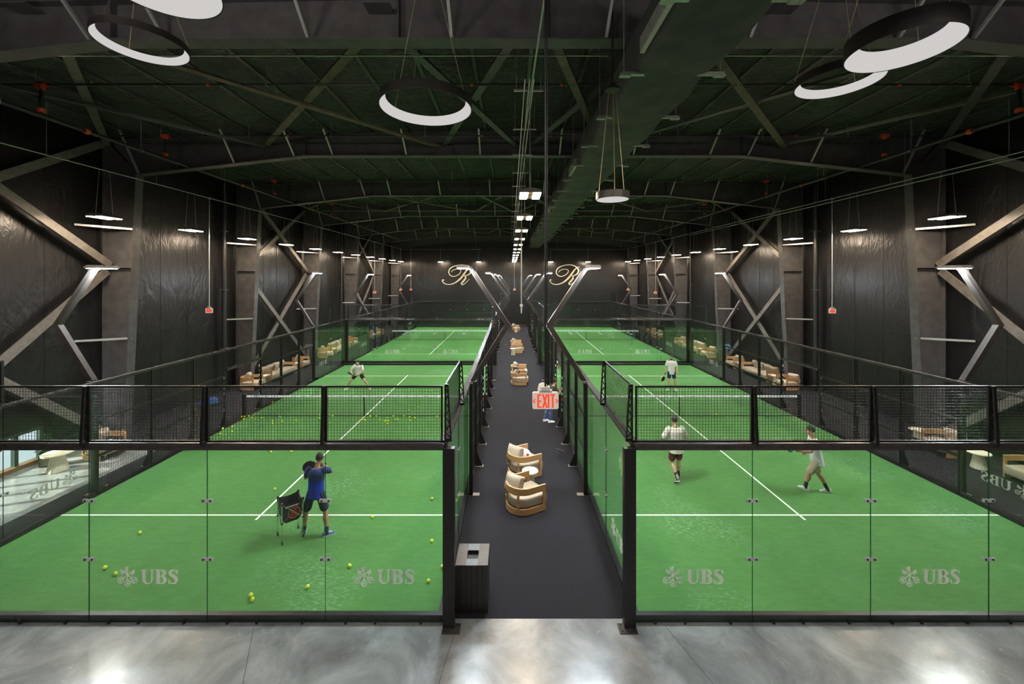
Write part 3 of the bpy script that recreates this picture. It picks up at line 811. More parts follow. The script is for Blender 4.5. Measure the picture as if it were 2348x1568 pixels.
for px, py, y, lab in ((480, 712, 17.57, 'left wall between the first two columns'), (859, 670, 38.98, 'far left gate'), (919, 664, 48.3, 'far left corner, hanging left'), (942, 664, 49.2, 'far left corner, hanging right'),
                       (1908, 713, 17.67, 'right wall between the first two columns'), (1503, 671, 39.15, 'far right gate'), (1440, 664, 48.3, 'far right corner'), (1180, 664, 48.5, 'far end of the aisle')):
    x = (px - 1170) * y / FPX; z = CAMZ - (py - 637) * y / FPX
    mid = 1100 < px < 1250
    small_exit((0.51 if mid else x, y, z), (10.12 if mid else 9.35) - z, f'small red exit sign on a long stem, {lab}')
t = thing('pendant_conduit', 'pale vertical conduit with a box hanging over the middle of the aisle', 'conduit', (0.51, 18.3, 4.4))
MB().tube((0, 0, .2), (0, 0, 5.72), .03, 8).build('conduit', 'galv', t, smooth=True)
MB().box(-.07, .07, -.05, .05, .12, .22).build('junction_box', 'galv', t)
MB().tube((0, 0, -.18), (0, 0, .12), .03, 8).build('outlet', 'white_plastic', t, smooth=True)

# ------------------------------------------------------------------ courts
CACHE = {}
def wire_mesh(w, h, pitch=.05, t=.0045):
    key = ('wire', round(w, 3), round(h, 3), pitch, t)
    if key not in CACHE:
        mb = MB(); nx = max(1, round(w / pitch)); nz = max(1, round(h / pitch))
        for i in range(1, nx):
            x = w * i / nx; mb.bar((x, 0, 0), (x, 0, h), t, t, cap=False)
        for j in range(1, nz):
            z = h * j / nz; mb.bar((0, t * .8, z), (w, t * .8, z), t, t, cap=False)
        CACHE[key] = mb.mesh('wire_mesh', 'wire')
    return CACHE[key]
def frame_mesh(w, h, b=.03):
    key = ('frame', round(w, 3), round(h, 3), b)
    if key not in CACHE:
        mb = MB()
        mb.box(0, w, -b / 2, b / 2, 0, b); mb.box(0, w, -b / 2, b / 2, h - b, h)
        mb.box(0, b, -b / 2, b / 2, b, h - b); mb.box(w - b, w, -b / 2, b / 2, b, h - b)
        CACHE[key] = mb.mesh('mesh_panel', 'black_metal')
    return CACHE[key]
def mesh_panel(parent, x, y, z, w, h, rz):
    p = put('mesh_panel', frame_mesh(w, h), parent, (x, y, z), (0, 0, rz))
    o = put('wire_mesh', wire_mesh(w, h), p); o['kind'] = 'stuff'
    return p
def pane_mesh(w, h, t=.012):
    key = ('pane', round(w, 3), round(h, 3))
    if key not in CACHE:
        mb = MB(); a, b = .004, w - .004
        v = [(x, y, z) for z in (0, h) for y in (-t / 2, t / 2) for x in (a, b)]
        mb.v = v
        mb.f = [(0, 1, 5, 4), (3, 2, 6, 7), (0, 4, 6, 2), (1, 3, 7, 5), (4, 5, 7, 6), (0, 2, 3, 1)]
        mb.mi = [0, 0, 1, 1, 1, 1]; mb.cur = 1
        CACHE[key] = mb.mesh('glass_pane', ['glass', 'glass_edge'])
    return CACHE[key]
def clip_mesh():
    if 'clip' not in CACHE:
        mb = MB()
        mb.box(-.10, .10, -.012, -.008, -.026, .026); mb.box(-.10, .10, .008, .012, -.026, .026)
        CACHE['clip'] = mb.mesh('clip', 'clip_mat')
        mb = MB()
        for s in (-1, 1):
            mb.tube((s * .06, -.024, 0), (s * .06, .024, 0), .016, 8)
        CACHE['bolt'] = mb.mesh('clip_bolt', 'black_metal')
    return CACHE['clip']
simple('clip_mat', (0.55, 0.60, 0.60), 0.3, 0.0, 0.1, 9.0)
def glass_pane(parent, x, y, z, w, h, rz, clip=True):
    p = put('glass_pane', pane_mesh(w, h), parent, (x, y, z), (0, 0, rz))
    if clip:
        for cz in (1.08 - z, 2.07 - z):
            put('clip', clip_mesh(), p, (w, 0, cz))
            put('clip_bolts', CACHE['bolt'], p, (w, 0, cz))
    return p
def lattice(parent, x, y, z, h, d, rz):
    """tapered lattice post: upright, leaning chord and zigzag, standing in local XZ"""
    key = ('lattice', round(h, 3), d)
    if key not in CACHE:
        mb = MB(); w0, w1 = d, d * .45
        mb.bar((0, 0, 0), (0, 0, h), .022, .05, up=(0, 1, 0)); mb.bar((w0, 0, 0), (w1, 0, h), .022, .05, up=(0, 1, 0))
        mb.bar((0, 0, .02), (w0, 0, .02), .04, .05); mb.bar((0, 0, h - .02), (w1, 0, h - .02), .04, .05)
        n = 7
        for i in range(n):
            za, zb = .04 + (h - .08) * i / n, .04 + (h - .08) * (i + 1) / n
            xa, xb = w0 + (w1 - w0) * za / h, w0 + (w1 - w0) * zb / h
            if i % 2: mb.bar((0, 0, za), (xb, 0, zb), .020, .012, up=(0, 1, 0))
            else: mb.bar((xa, 0, za), (0, 0, zb), .020, .012, up=(0, 1, 0))
        CACHE[key] = mb.mesh('lattice_post', 'black_metal')
    return put('lattice_post', CACHE[key], parent, (x, y, z), (0, 0, rz))

def end_wall(cx0, y, outward, cname, which, logos):
    """glass end wall of a court: panes, kerb, beam, mesh panels, posts. outward = -1 (towards viewer) or +1"""
    t = thing('glass_wall', f'{which} glass end wall of the {cname}, topped with black wire mesh', 'glass wall', (cx0, y, 0), 0)
    ins = -outward
    MB().box(0, 10, min(0.0, ins * .10) + (.012 if ins > 0 else 0), max(0.0, ins * .10) - (.012 if ins < 0 else 0), 0, .12).build('kerb', 'black_metal', t)
    for i in range(5):
        p = glass_pane(t, 2 * i, 0, .02, 2.0, 2.98, 0, clip=(i < 4))
        if i in logos: logo(p, 1.0, .765, outward * .0085, 0 if outward < 0 else PI)
        for bx in (.35, .85, 1.62):
            MB().box(2 * i + bx - .018, 2 * i + bx + .018, outward * .02 - .014, outward * .02 + .014, 0.0, .05).build('foot_clip', 'black_metal', t)
    MB().box(-.02, 10.02, -.075, .075, 3.0, 3.055).build('beam', 'black_beam', t)
    MB().box(-.02, 10.02, outward * .075 - .006, outward * .075 + .006, 2.955, 3.0).build('beam_lip', 'black_beam', t)
    for i in range(5):
        mesh_panel(t, 2 * i + .01, outward * .02, 3.07, 1.98, .95, 0)
    for i in range(1, 5):
        lattice(t, 2 * i, outward * .03, 3.055, .965, .10, (-PI / 2 if outward < 0 else PI / 2))
    return t

GATE = (8.9, 11.1)
POSTS = [4.0, 5.63, 7.27, 8.9, 11.1, 12.73, 14.37, 16.0]
def side_fence(xs, y0, outward, cname, which, logos):
    """side of a court: glass at both ends, mesh between, gate opening at the net. outward = -1 left, +1 right"""
    t = thing('side_fence', f'{which} side fence of the {cname}, glass corners and black wire mesh', 'fence', (xs, y0, 0), 0)
    o = outward; R = PI / 2
    for y in (0, 2, 16, 18):
        p = glass_pane(t, 0, y, .02, 2.0, 2.98, R, clip=(y in (0, 16)))
        if y in logos:
            # readable from outside
            logo(p, 1.0, .765, (-o) * .0085, 0 if o > 0 else PI)
    for a, b in ((0, 4), (16, 20)):
        MB().box(min(0, -o * .1), max(0, -o * .1), a + .1, b - .1, 0, .12).build('kerb', 'black_metal', t)
    for a, b in ((4, 8.9), (11.1, 16)):
        MB().box(-.03, .03, a, b, 0, .05).build('kerb', 'black_metal', t)
    MB().box(o * .0 - .07, o * .0 + .07, -.02, 20.02, 3.0, 3.055).build('top_rail', 'black_beam', t)
    for a, b in zip(POSTS[:-1], POSTS[1:]):
        if (a, b) == GATE:
            mesh_panel(t, o * .03, a, 2.28, b - a, .70, R)
            MB().box(-.04, .04, a, b, 2.20, 2.27).build('gate_head', 'black_beam', t)
        else:
            for z, h in ((.06, .96), (1.03, .96), (2.0, .98)):
                mesh_panel(t, o * .03, a + .02, z, b - a - .04, h, R)
    for i, py in enumerate(POSTS):
        big = i in (0, 7)
        w = .13 if big else .07
        p = MB().box(o * .075 - (.05 if big else .03), o * .075 + (.05 if big else .03), py - w / 2, py + w / 2, 0, 3.0).build('fence_post', 'black_metal', t)
        if not big:
            mb = MB(); x0, x1 = o * .105, o * .26
            mb.quadring([[(x0, py + d, 0.01), (x1, py + d, 0.01), (x1, py + d, .06), (x0, py + d, .42)] for d in (-.02, .02)])
            mb.build('gusset', 'black_metal', p)
        MB().box(min(o * .02, o * .30), max(o * .02, o * .30), py - .07, py + .07, 0.003, .014).build('base_plate', 'base_plate', p)
        for z in (.6, 1.5, 2.4):
            MB().tube((o * (.12 if big else .10), py, z), (o * (.145 if big else .125), py, z), .013, 8).build('bolt', 'chrome', p)
    # sponsor strips on the gate posts
    for py, face in ((8.9, -1), (11.1, -1)):
        q = MB().box(o * .075 - .022, o * .075 + .022, py - .038, py - .034, .5, 2.1).build('gate_strip', 'black_cloth', t)
        for k, mm in enumerate(('net_tape', 'sign_blue', 'orange_coupling', 'net_tape', 'net_tape', 'sign_blue', 'net_tape')):
            MB().box(o * .075 - .016, o * .075 + .016, py - .041, py - .037, .62 + k * .21, .72 + k * .21).build('strip_print', mm, q)
    # raised mesh returns at both corners
    for ya, yb in ((0.06, 2.0), (18.0, 19.94)):
        mesh_panel(t, o * .02, ya, 3.07, yb - ya, .95, R)
        lattice(t, o * .02, ya, 3.055, .965, .10, 0 if o > 0 else PI)
        lattice(t, o * .02, yb, 3.055, .965, .10, 0 if o > 0 else PI)
    return t
def corner_post(x, y, ox, oy, label):
    t = thing('corner_post', label, 'post', (x, y, 0))
    MB().box(min(0.006 * ox, ox * .2), max(.006 * ox, ox * .2), min(.006 * oy, oy * .12), max(.006 * oy, oy * .12), 0.012, 2.995).build('post', 'black_metal', t)
    MB().box(min(-.0 * ox, ox * .30), max(-.0 * ox, ox * .30), min(.02 * oy, oy * .22), max(.02 * oy, oy * .22), 0, .012).build('base_plate', 'black_beam', t)
    for bx, by in ((.05, .17), (.25, .05), (.25, .17)):
        MB().tube((ox * bx, oy * by, .012), (ox * bx, oy * by, .03), .013, 8).build('bolt', 'black_metal', t)

def flood(x, y, out, label):
    """cranked steel pole: leans out from the fence, back in over the court. out = -1 or +1 in X"""
    t = thing('floodlight', label, 'floodlight', (x, y, 3.055), 0, 'court floodlights')
    o = out
    p0, p1, p2 = Vector((o * .05, 0, 0)), Vector((o * 1.0, 0, 1.52)), Vector((o * 0.02, 0, 3.02))
    mb = MB()
    def sec(c, w, h, d):
        n = Vector((d.z, 0, -d.x)).normalized() * w / 2
        return [c - n + Vector((0, -h / 2, 0)), c + n + Vector((0, -h / 2, 0)), c + n + Vector((0, h / 2, 0)), c - n + Vector((0, h / 2, 0))]
    d1, d2 = (p1 - p0).normalized(), (p2 - p1).normalized()
    mb.quadring([sec(p0, .12, .14, d1), sec(p1, .15, .14, Vector((0, 0, 1))), sec(p2, .11, .14, d2)])
    mb.build('pole', 'flood_pole', t)
    MB().box(min(-o * .02, o * .16), max(-o * .02, o * .16), -.1, .1, 0, .012).build('foot_plate', 'steel', t)
    MB().box(min(o * .12, -o * .10), max(o * .12, -o * .10), -.035, .035, 3.0, 3.06).build('arm', 'flood_pole', t)
    h = MB().box(min(-o * .04, -o * .34), max(-o * .04, -o * .34), -.33, .33, 3.04, 3.09).build('lamp_head', 'lamp_silver', t)
    for k in range(8):
        yy = -.29 + k * .08
        MB().box(min(-o * .05, -o * .33), max(-o * .05, -o * .33), yy, yy + .012, 3.09, 3.125).build('cooling_fin', 'lamp_silver', h)
    for s in (-1, 1):
        MB().box(min(-o * .07, -o * .31), max(-o * .07, -o * .31), s * .157 - .145, s * .157 + .145, 3.028, 3.04).build('light_panel', 'flood_led', h)
    MB().box(min(o * .04, o * .16), max(o * .04, o * .16), -.05, .05, 2.96, 3.08).build('bracket', 'black_metal', t)

def net(cx0, y, label):
    t = thing('net', label, 'net', (cx0, y, 0))
    o = put('net_mesh', wire_mesh(9.9, .80, .045, .003), t, (.05, 0, .05)); o['kind'] = 'stuff'
    MB().box(.05, 9.95, -.012, .012, .825, .905).build('net_tape', 'net_tape', t)
    for k in range(24):
        xx = .4 + k * .395
        MB().box(xx, xx + .16, -.0135, -.012, .862, .884).build('tape_print', 'tape_print', t)
    MB().box(.05, 9.95, -.008, .008, .03, .055).build('bottom_tape', 'black_cloth', t)
    MB().box(4.98, 5.02, -.014, .014, .03, .85).build('centre_strap', 'black_cloth', t)
    for s, x in ((-1, -.02), (1, 10.02)):
        p = MB().tube((x, 0, 0), (x, 0, .95), .085, 16).build('post', 'black_metal', t, smooth=True)
        MB().lathe([(.075, .95), (.075, .965), (.03, .97)], 16, (x, 0, 0)).build('post_cap', 'black_metal', p)

def court(cx0, y0, cname, front_logo, left_logo, right_logo, decal_back=()):
    t = thing('court_turf', f'green artificial turf of the {cname} with white lines', 'court', (cx0, y0, 0))
    MB().box(0.102, 9.898, 0.102, 19.898, .003, .012).build('turf', 'turf', t)
    for y in (3.05, 16.95): MB().box(.1, 9.9, y - .025, y + .025, .012, .0145).build('service_line', 'white_line', t)
    MB().box(4.975, 5.025, 2.85, 17.15, .0125, .0152).build('centre_line', 'white_line', t)
    end_wall(cx0, y0, -1, cname, 'front', front_logo)
    end_wall(cx0, y0 + 20, 1, cname, 'rear', decal_back)
    side_fence(cx0, y0, -1, cname, 'left', left_logo)
    side_fence(cx0 + 10, y0, 1, cname, 'right', right_logo)
    for ox, sn in ((-1, 'left'), (1, 'right')):
        for oy, fn in ((-1, 'front'), (1, 'rear')):
            corner_post(cx0 + (0 if ox < 0 else 10), y0 + (0 if oy < 0 else 20), ox, oy, f'black steel {fn} {sn} corner post of the {cname}')
        for yy, fn in ((4.0, 'front'), (16.0, 'rear')):
            flood(cx0 + (0 if ox < 0 else 10) + ox * .06, y0 + yy, ox, f'cranked floodlight pole on the {fn} {sn} side of the {cname}')
    net(cx0, y0 + 10, f'black net with white tape across the {cname}')
LX, RX, YA, YC = -11.13, 2.10, 6.757, 27.45
court(LX, YA, 'near left court', (0, 2, 4), (2, 16), ())
court(RX, YA, 'near right court', (0, 2, 4), (0,), (2, 16))
court(LX, YC, 'far left court', (1, 3), (2, 16), ())
court(RX, YC, 'far right court', (1, 3), (0,), (2, 16))

# ------------------------------------------------------------------ furniture
def u_path(wd, dp, r, n=12):
    """plan of a barrel seat open to +Y: arms, rounded back corners, straight back"""
    pts = [(wd / 2, dp)]
    pts += [(wd / 2 - r + r * math.cos(-PI / 2 * i / n), r + r * math.sin(-PI / 2 * i / n)) for i in range(n + 1)]
    pts += [(-wd / 2 + r - r * math.sin(PI / 2 * i / n), r - r * math.cos(PI / 2 * i / n)) for i in range(n + 1)]
    pts += [(-wd / 2, dp)]
    return pts
def offset(pts, d):
    out = []
    for i in range(len(pts)):
        a, b = pts[max(i - 1, 0)], pts[min(i + 1, len(pts) - 1)]
        dx, dy = b[0] - a[0], b[1] - a[1]; l = math.hypot(dx, dy) or 1
        out.append((pts[i][0] - dy / l * d, pts[i][1] + dx / l * d))
    return out
def band(pts, z0, z1, th, lo_front=None):
    mb = MB(); inn = offset(pts, -th); rings = []
    for p, q in zip(pts, inn):
        rings.append([(p[0], p[1], z0), (q[0], q[1], z0), (q[0], q[1], z1), (p[0], p[1], z1)])
    return mb.quadring(rings)
def cushion(pts, z0, z1, rd=.035):
    mb = MB()
    cx = sum(p[0] for p in pts) / len(pts); cy = sum(p[1] for p in pts) / len(pts)
    def ins(d): return [(p[0] + (cx - p[0]) / max(math.hypot(p[0] - cx, p[1] - cy), 1e-6) * d, p[1] + (cy - p[1]) / max(math.hypot(p[0] - cx, p[1] - cy), 1e-6) * d) for p in pts]
    lv = [(z0, rd), (z0 + rd * .4, rd * .3), (z0 + rd, 0), (z1 - rd, 0), (z1 - rd * .4, rd * .3), (z1, rd), (z1 + .012, rd * 3.2)]
    mb.quadring([[(x, y, z) for x, y in ins(d)] for z, d in lv])
    return mb
def pillow_mesh(w, h, t, n=12):
    mb = MB()
    for sgn in (1, -1):
        b = len(mb.v)
        for j in range(n + 1):
            for i in range(n + 1):
                u, v = -1 + 2 * i / n, -1 + 2 * j / n
                pin = 1 - .10 * (1 - abs(u)) * abs(v) ** 3 - .10 * 0
                x = u * w / 2 * (1 - .09 * (1 - v * v) * abs(u) ** 3); z = v * h / 2 * (1 - .09 * (1 - u * u) * abs(v) ** 3)
                th = t / 2 * max(0, (1 - u ** 4)) ** .5 * max(0, (1 - v ** 4)) ** .5 + .004
                mb.v.append((x, sgn * th, z))
        for j in range(n):
            for i in range(n):
                a = b + j * (n + 1) + i
                q = (a, a + 1, a + n + 2, a + n + 1)
                mb.f.append(q if sgn < 0 else q[::-1]); mb.mi.append(0)
    me = mb.mesh('pillow', 'linen', smooth=True)
    bm = bmesh.new(); bm.from_mesh(me)
    return me
PILLOW = pillow_mesh(.56, .46, .26); PILLOW_S = pillow_mesh(.42, .32, .16)
def barrel_seat(name, label, cat, wd, loc, rz, pillows, group):
    t = thing(name, label, cat, loc, rz, group)
    dp, r = .86, .42
    P = u_path(wd, dp, r)
    band(P, .50, .66, .045).build('top_rail', 'oak', t, smooth=True)
    band(P, .015, .16, .045).build('base_rail', 'oak', t, smooth=True)
    for s in (-1, 1):
        x = s * (wd / 2 - .0225)
        MB().box(x - .0225, x + .0225, dp - .075, dp, .155, .505).build('front_post', 'oak', t)
        xb = s * (wd / 2 - .13); yb = .13
        p = MB().box(xb - .03, xb + .03, yb - .02, yb + .02, .155, .505).build('back_post', 'oak', t)
        for z in (.24, .40): MB().tube((xb, yb, z), (xb, yb, z + .02), .042, 10).build('brass_collar', 'brass', p, smooth=True)
    inn = offset(P, -.055)
    inn = [(x, y) for x, y in inn]; inn[0] = (inn[0][0], dp + .06); inn[-1] = (inn[-1][0], dp + .06)
    # rounded front of the seat
    front = [(inn[-1][0] + (inn[0][0] - inn[-1][0]) * i / 8, dp + .06 + .06 * math.sin(PI * i / 8)) for i in range(1, 8)]
    cushion(inn + front, .155, .40).build('seat_cushion', 'linen', t, smooth=True)
    for (x, y, ang, small) in pillows:
        q = put('pillow', PILLOW_S if small else PILLOW, t, (x, y, .41 + (.14 if small else .19)), (-.34, 0, ang))
    return t
def side_table(label, loc, r=.23, h=.50, group='small round side tables'):
    t = thing('side_table', label, 'table', loc, 0, group)
    MB().lathe([(r * .9, h - .045), (r, h - .035), (r, h - .01), (r * .97, h)], 36).build('tabletop', 'table_cream', t, smooth=True)
    mb = MB(); n = 32; rings = []
    for z, k in ((0.003, .66), (.02, .67), (h * .5, .52), (h - .045, .40)):
        rings.append([(r * k * (1 + (.025 if q % 2 else 0)) * math.cos(2 * PI * q / n), r * k * (1 + (.025 if q % 2 else 0)) * math.sin(2 * PI * q / n), z) for q in range(n)])
    mb.quadring(rings).build('fluted_base', 'table_cream', t)
    return t
ONEP = [(-.02, .20, 0.0, False)]
A0 = barrel_seat('armchair', 'oak barrel armchair with linen cushions, nearest in the aisle', 'armchair', .84, (-0.06, 9.98, .002), -PI / 2 + .50, [(-.10, .24, .40, False)], 'oak armchairs')
def chair(x, y, rz, label):
    return dup(A0, (x, y, .002), rz, label, 'oak armchairs')
chair(-0.02, 11.72, -PI / 2 + .50, 'oak barrel armchair with a white bag on its seat, second in the aisle')
side_table('cream round side table between the two nearest aisle armchairs', (.55, 11.08, .002))
chair(0.02, 22.0, -PI / 2 + .02, 'oak barrel armchair holding a black bag, front one of the middle aisle pair')
chair(.04, 23.7, -PI / 2 - .15, 'oak barrel armchair behind the black bag, rear one of the middle aisle pair')
chair(.08, 31.25, -PI / 2 + .02, 'oak barrel armchair behind a cream table, third group along the aisle, front')
chair(.02, 33.1, -PI / 2 - .10, 'oak barrel armchair at the back of the third aisle group')
side_table('cream round side table in front of the third aisle group', (.22, 30.25, .002))
chair(.12, 43.75, -PI / 2, 'oak barrel armchair at the far end of the aisle')
side_table('cream round side table before the farthest aisle armchair', (.58, 42.75, .002))
# furniture along the side walls, facing the courts
SOFA = None
def lounge(s, side, y0, tag_, withnear=True):
    """chair, table, sofa, table, chair in a row"""
    global SOFA
    x = (-14.15 if s < 0 else 15.15); rz = -PI / 2 if s < 0 else PI / 2
    chair(x, y0, rz, f'oak armchair at the front of the {tag_} lounge along the {side} wall')
    side_table(f'cream side table between armchair and sofa, {tag_} lounge, {side} wall', (x + (-s) * .62, y0 + .78, .002))
    lab = f'long oak sofa with linen cushions, {tag_} lounge along the {side} wall'
    if SOFA is None:
        SOFA = barrel_seat('sofa', lab, 'sofa', 2.4, (x, y0 + 2.4, .002), rz, [(-.85, .2, .3, False), (-.28, .16, .0, False), (.3, .16, 0, False), (.85, .2, -.3, False), (.05, .42, .2, True)], 'oak sofas')
    else: dup(SOFA, (x, y0 + 2.4, .002), rz, lab, 'oak sofas')
    side_table(f'cream side table beyond the sofa, {tag_} lounge, {side} wall', (x + (-s) * .62, y0 + 4.0, .002))
    chair(x, y0 + 4.95, rz, f'oak armchair at the rear of the {tag_} lounge along the {side} wall')
lounge(-1, 'left', 21.05, 'first'); lounge(1, 'right', 21.05, 'first')
lounge(-1, 'left', 29.4, 'second'); lounge(1, 'right', 29.4, 'second')
for s, side in ((-1, 'left'), (1, 'right')):
    x = (-14.15 if s < 0 else 15.15); rz = -PI / 2 if s < 0 else PI / 2
    for k, y in enumerate((38.6, 40.2)):
        chair(x + .4 * -s, y, rz, f'oak armchair near the far {side} gate, {("front", "rear")[k]} of the pair')
# beside the near right court
chair(14.98, 13.3, PI / 2, 'oak armchair behind the glass corner of the near right court')
side_table('cream side table at the front of the first right wall armchair', (14.4, 14.1, .002), .24, .5)
side_table('wide cream side table beside the near right sofa', (14.38, 12.25, .002), .27, .5)
dup(SOFA, (15.3, 10.5, .002), PI / 2, 'oak sofa cut by the right picture edge beside the near right court', 'oak sofas')
# beside the near left court
side_table('wide cream round table in the sunlit corner by the left window', (-13.72, 12.1, .0), .36, .55)
chair(-13.85, 13.15, -PI / 2 - .1, 'oak armchair behind the wide cream table by the left window')
# potted plant by the window
t = thing('potted_plant', 'dark green broad-leaved plant in a pot by the left window', 'plant', (-14.45, 12.42, .0))
MB().lathe([(.10, .003), (.15, .02), (.17, .30), (.16, .31), (.13, .28)], 20).build('pot', 'terracotta', t, smooth=True)
mb = MB(); mb.path([(0, 0, .25), (.02, .01, .5), (.0, .03, .8)], [.02, .016, .01], 6); mb.build('stem', 'leaf', t)
for k in range(26):
    a = k * 2.4; z = .38 + .022 * k; l = .30 - .005 * k; el = .25 + .02 * k
    mb = MB(); rings = []
    for i in range(6):
        u = i / 5; wd = .075 * math.sin(PI * min(max(u, .06), .96)) + .004
        cx = l * u * math.cos(el); cz = l * (u * math.sin(el) - .55 * u * u)
        rings.append([(cx, -wd, cz + .012), (cx, 0, cz), (cx, wd, cz + .012), (cx, 0, cz - .003)])
    mb.quadring(rings); mb.build('leaf', 'leaf', t, (0, 0, z), (0, 0, a), smooth=True)

# slatted litter bin at the front of the aisle
t = thing('litter_bin', 'black slatted square litter bin at the front of the aisle', 'bin', (-.675, 7.24, .002))
W2, H2 = .285, .83
MB().box(-W2 + .012, W2 - .012, -W2 + .012, W2 - .012, .02, H2 - .06).build('liner', 'rubber', t)
for s in range(4):
    for i in range(6):
        a = -W2 + .004 + i * (2 * W2 / 6); b = a + 2 * W2 / 6 - .009
        mb = MB()
        if s == 0: mb.box(a, b, -W2, -W2 + .012, .0, H2 - .012)
        elif s == 1: mb.box(a, b, W2 - .012, W2, .0, H2 - .012)
        elif s == 2: mb.box(-W2, -W2 + .012, a, b, .0, H2 - .012)
        else: mb.box(W2 - .012, W2, a, b, .0, H2 - .012)
        mb.build('slat', 'bin_black', t)
MB().box(-W2, -.10, -W2, W2, H2 - .012, H2).build('lid_board', 'bin_top_brown', t)
MB().box(.10, W2, -W2, W2, H2 - .012, H2).build('lid_board', 'bin_top_brown', t)
MB().box(-.10, .10, -W2, -.12, H2 - .012, H2 - .001).build('lid_plate', 'bin_top_grey', t)
MB().box(-.10, .10, .10, W2, H2 - .012, H2 - .001).build('lid_plate', 'bin_top_grey', t)
for x in (-.03, .05): MB().box(x - .006, x + .006, .0, .012, H2 - .3, H2 - .1).build('inner_slot', 'bin_top_brown', t)

# bags
def bag(name, label, loc, rz, pts, mat, extra=None):
    t = thing(name, label, 'bag', loc, rz)
    mb = MB(); rings = []
    n = 16
    for z, wx, wy, ox in pts:
        rings.append([(ox + wx * math.copysign(abs(math.cos(2 * PI * k / n)) ** .7, math.cos(2 * PI * k / n)), wy * math.copysign(abs(math.sin(2 * PI * k / n)) ** .7, math.sin(2 * PI * k / n)) * (1 + .07 * math.sin(k * 2.3 + z * 9)), z) for k in range(n)])
    mb.quadring(rings); mb.build('bag_body', mat, t, smooth=True)
    return t
b1 = bag('tote_bag', 'white cloth bag with a red mark lying on the second aisle armchair', (.42, 11.98, .425), .3, [(0, .14, .12, 0), (.03, .20, .17, 0), (.13, .19, .15, .02), (.22, .15, .10, .0), (.28, .09, .05, -.03), (.29, .05, .03, -.03)], 'canvas_white')
MB().box(.02, .09, -.155, -.14, .13, .19).build('red_mark', 'red_print', b1)
b2 = bag('racket_bag', 'black racket bag standing on the middle aisle armchair', (.36, 22.05, .425), -.3, [(0, .17, .10, 0), (.04, .20, .12, 0), (.25, .19, .11, -.03), (.42, .15, .08, -.06), (.48, .08, .04, -.08)], 'black_cloth')
MB().box(-.03, .03, -.145, -.115, .05, .36).build('zip_flap', 'rubber', b2)
b3 = bag('tote_bag', 'cream canvas bag standing by the right aisle fence behind the exit sign', (1.55, 19.4, .003), .1, [(0, .20, .14, 0), (.03, .24, .17, 0), (.45, .24, .15, .02), (.68, .19, .09, .03), (.74, .10, .04, .04)], 'cream_cloth')
MB().path([(-.1, 0, .7), (-.09, .02, .86), (.06, .02, .90), (.15, 0, .70)], .014, 6).build('handle', 'black_cloth', b3)
b4 = bag('sports_bag', 'blue sports bag on the carpet outside the near left court', (-13.9, 18.4, .003), .5, [(0, .30, .15, 0), (.04, .36, .19, 0), (.22, .34, .17, 0), (.32, .24, .09, 0), (.34, .12, .04, 0)], 'blue_cloth')
MB().path([(-.18, 0, .30), (-.12, 0, .42), (.12, 0, .42), (.18, 0, .30)], .014, 6).build('handle', 'black_cloth', b4)
b5 = bag('sports_bag', 'red sports bag on the second left lounge armchair', (-13.7, 34.35, .425), .2, [(0, .20, .14, 0), (.03, .25, .18, 0), (.24, .22, .15, 0), (.36, .12, .06, 0)], 'red_cloth')
MB().path([(-.12, 0, .30), (-.08, 0, .42), (.08, 0, .42), (.12, 0, .30)], .012, 6).build('handle', 'black_cloth', b5)
t = thing('foam_pole', 'blue foam pole leaning by the far left court gate', 'pole', (-12.35, 36.2, .003))
MB().tube((.25, 0, .06), (-.22, .3, 1.55), .05, 10).build('foam', 'blue_cloth', t, smooth=True)
MB().tube((.265, -.01, .0), (.25, 0, .06), .025, 8).build('tip', 'rubber', t)
for s, side in ((-1, 'left'), (1, 'right')):
    t = thing('sign_stand', f'tilted information panel on a white post by the {side} wall', 'sign', (X0 + s * 14.35, 27.35, .003))
    MB().tube((0, 0, .02), (0, 0, 1.05), .03, 8).build('post', 'galv', t)
    MB().box(-.16, .16, -.14, .14, 0, .02).build('foot', 'steel', t)
    MB().quadring([[(-.26, -.18, 1.0 + d), (.26, -.18, 1.0 + d), (.26, .18, 1.25 + d), (-.26, .18, 1.25 + d)] for d in (0, .02)]).build('panel', 'sign_blue' if s > 0 else 'steel', t)

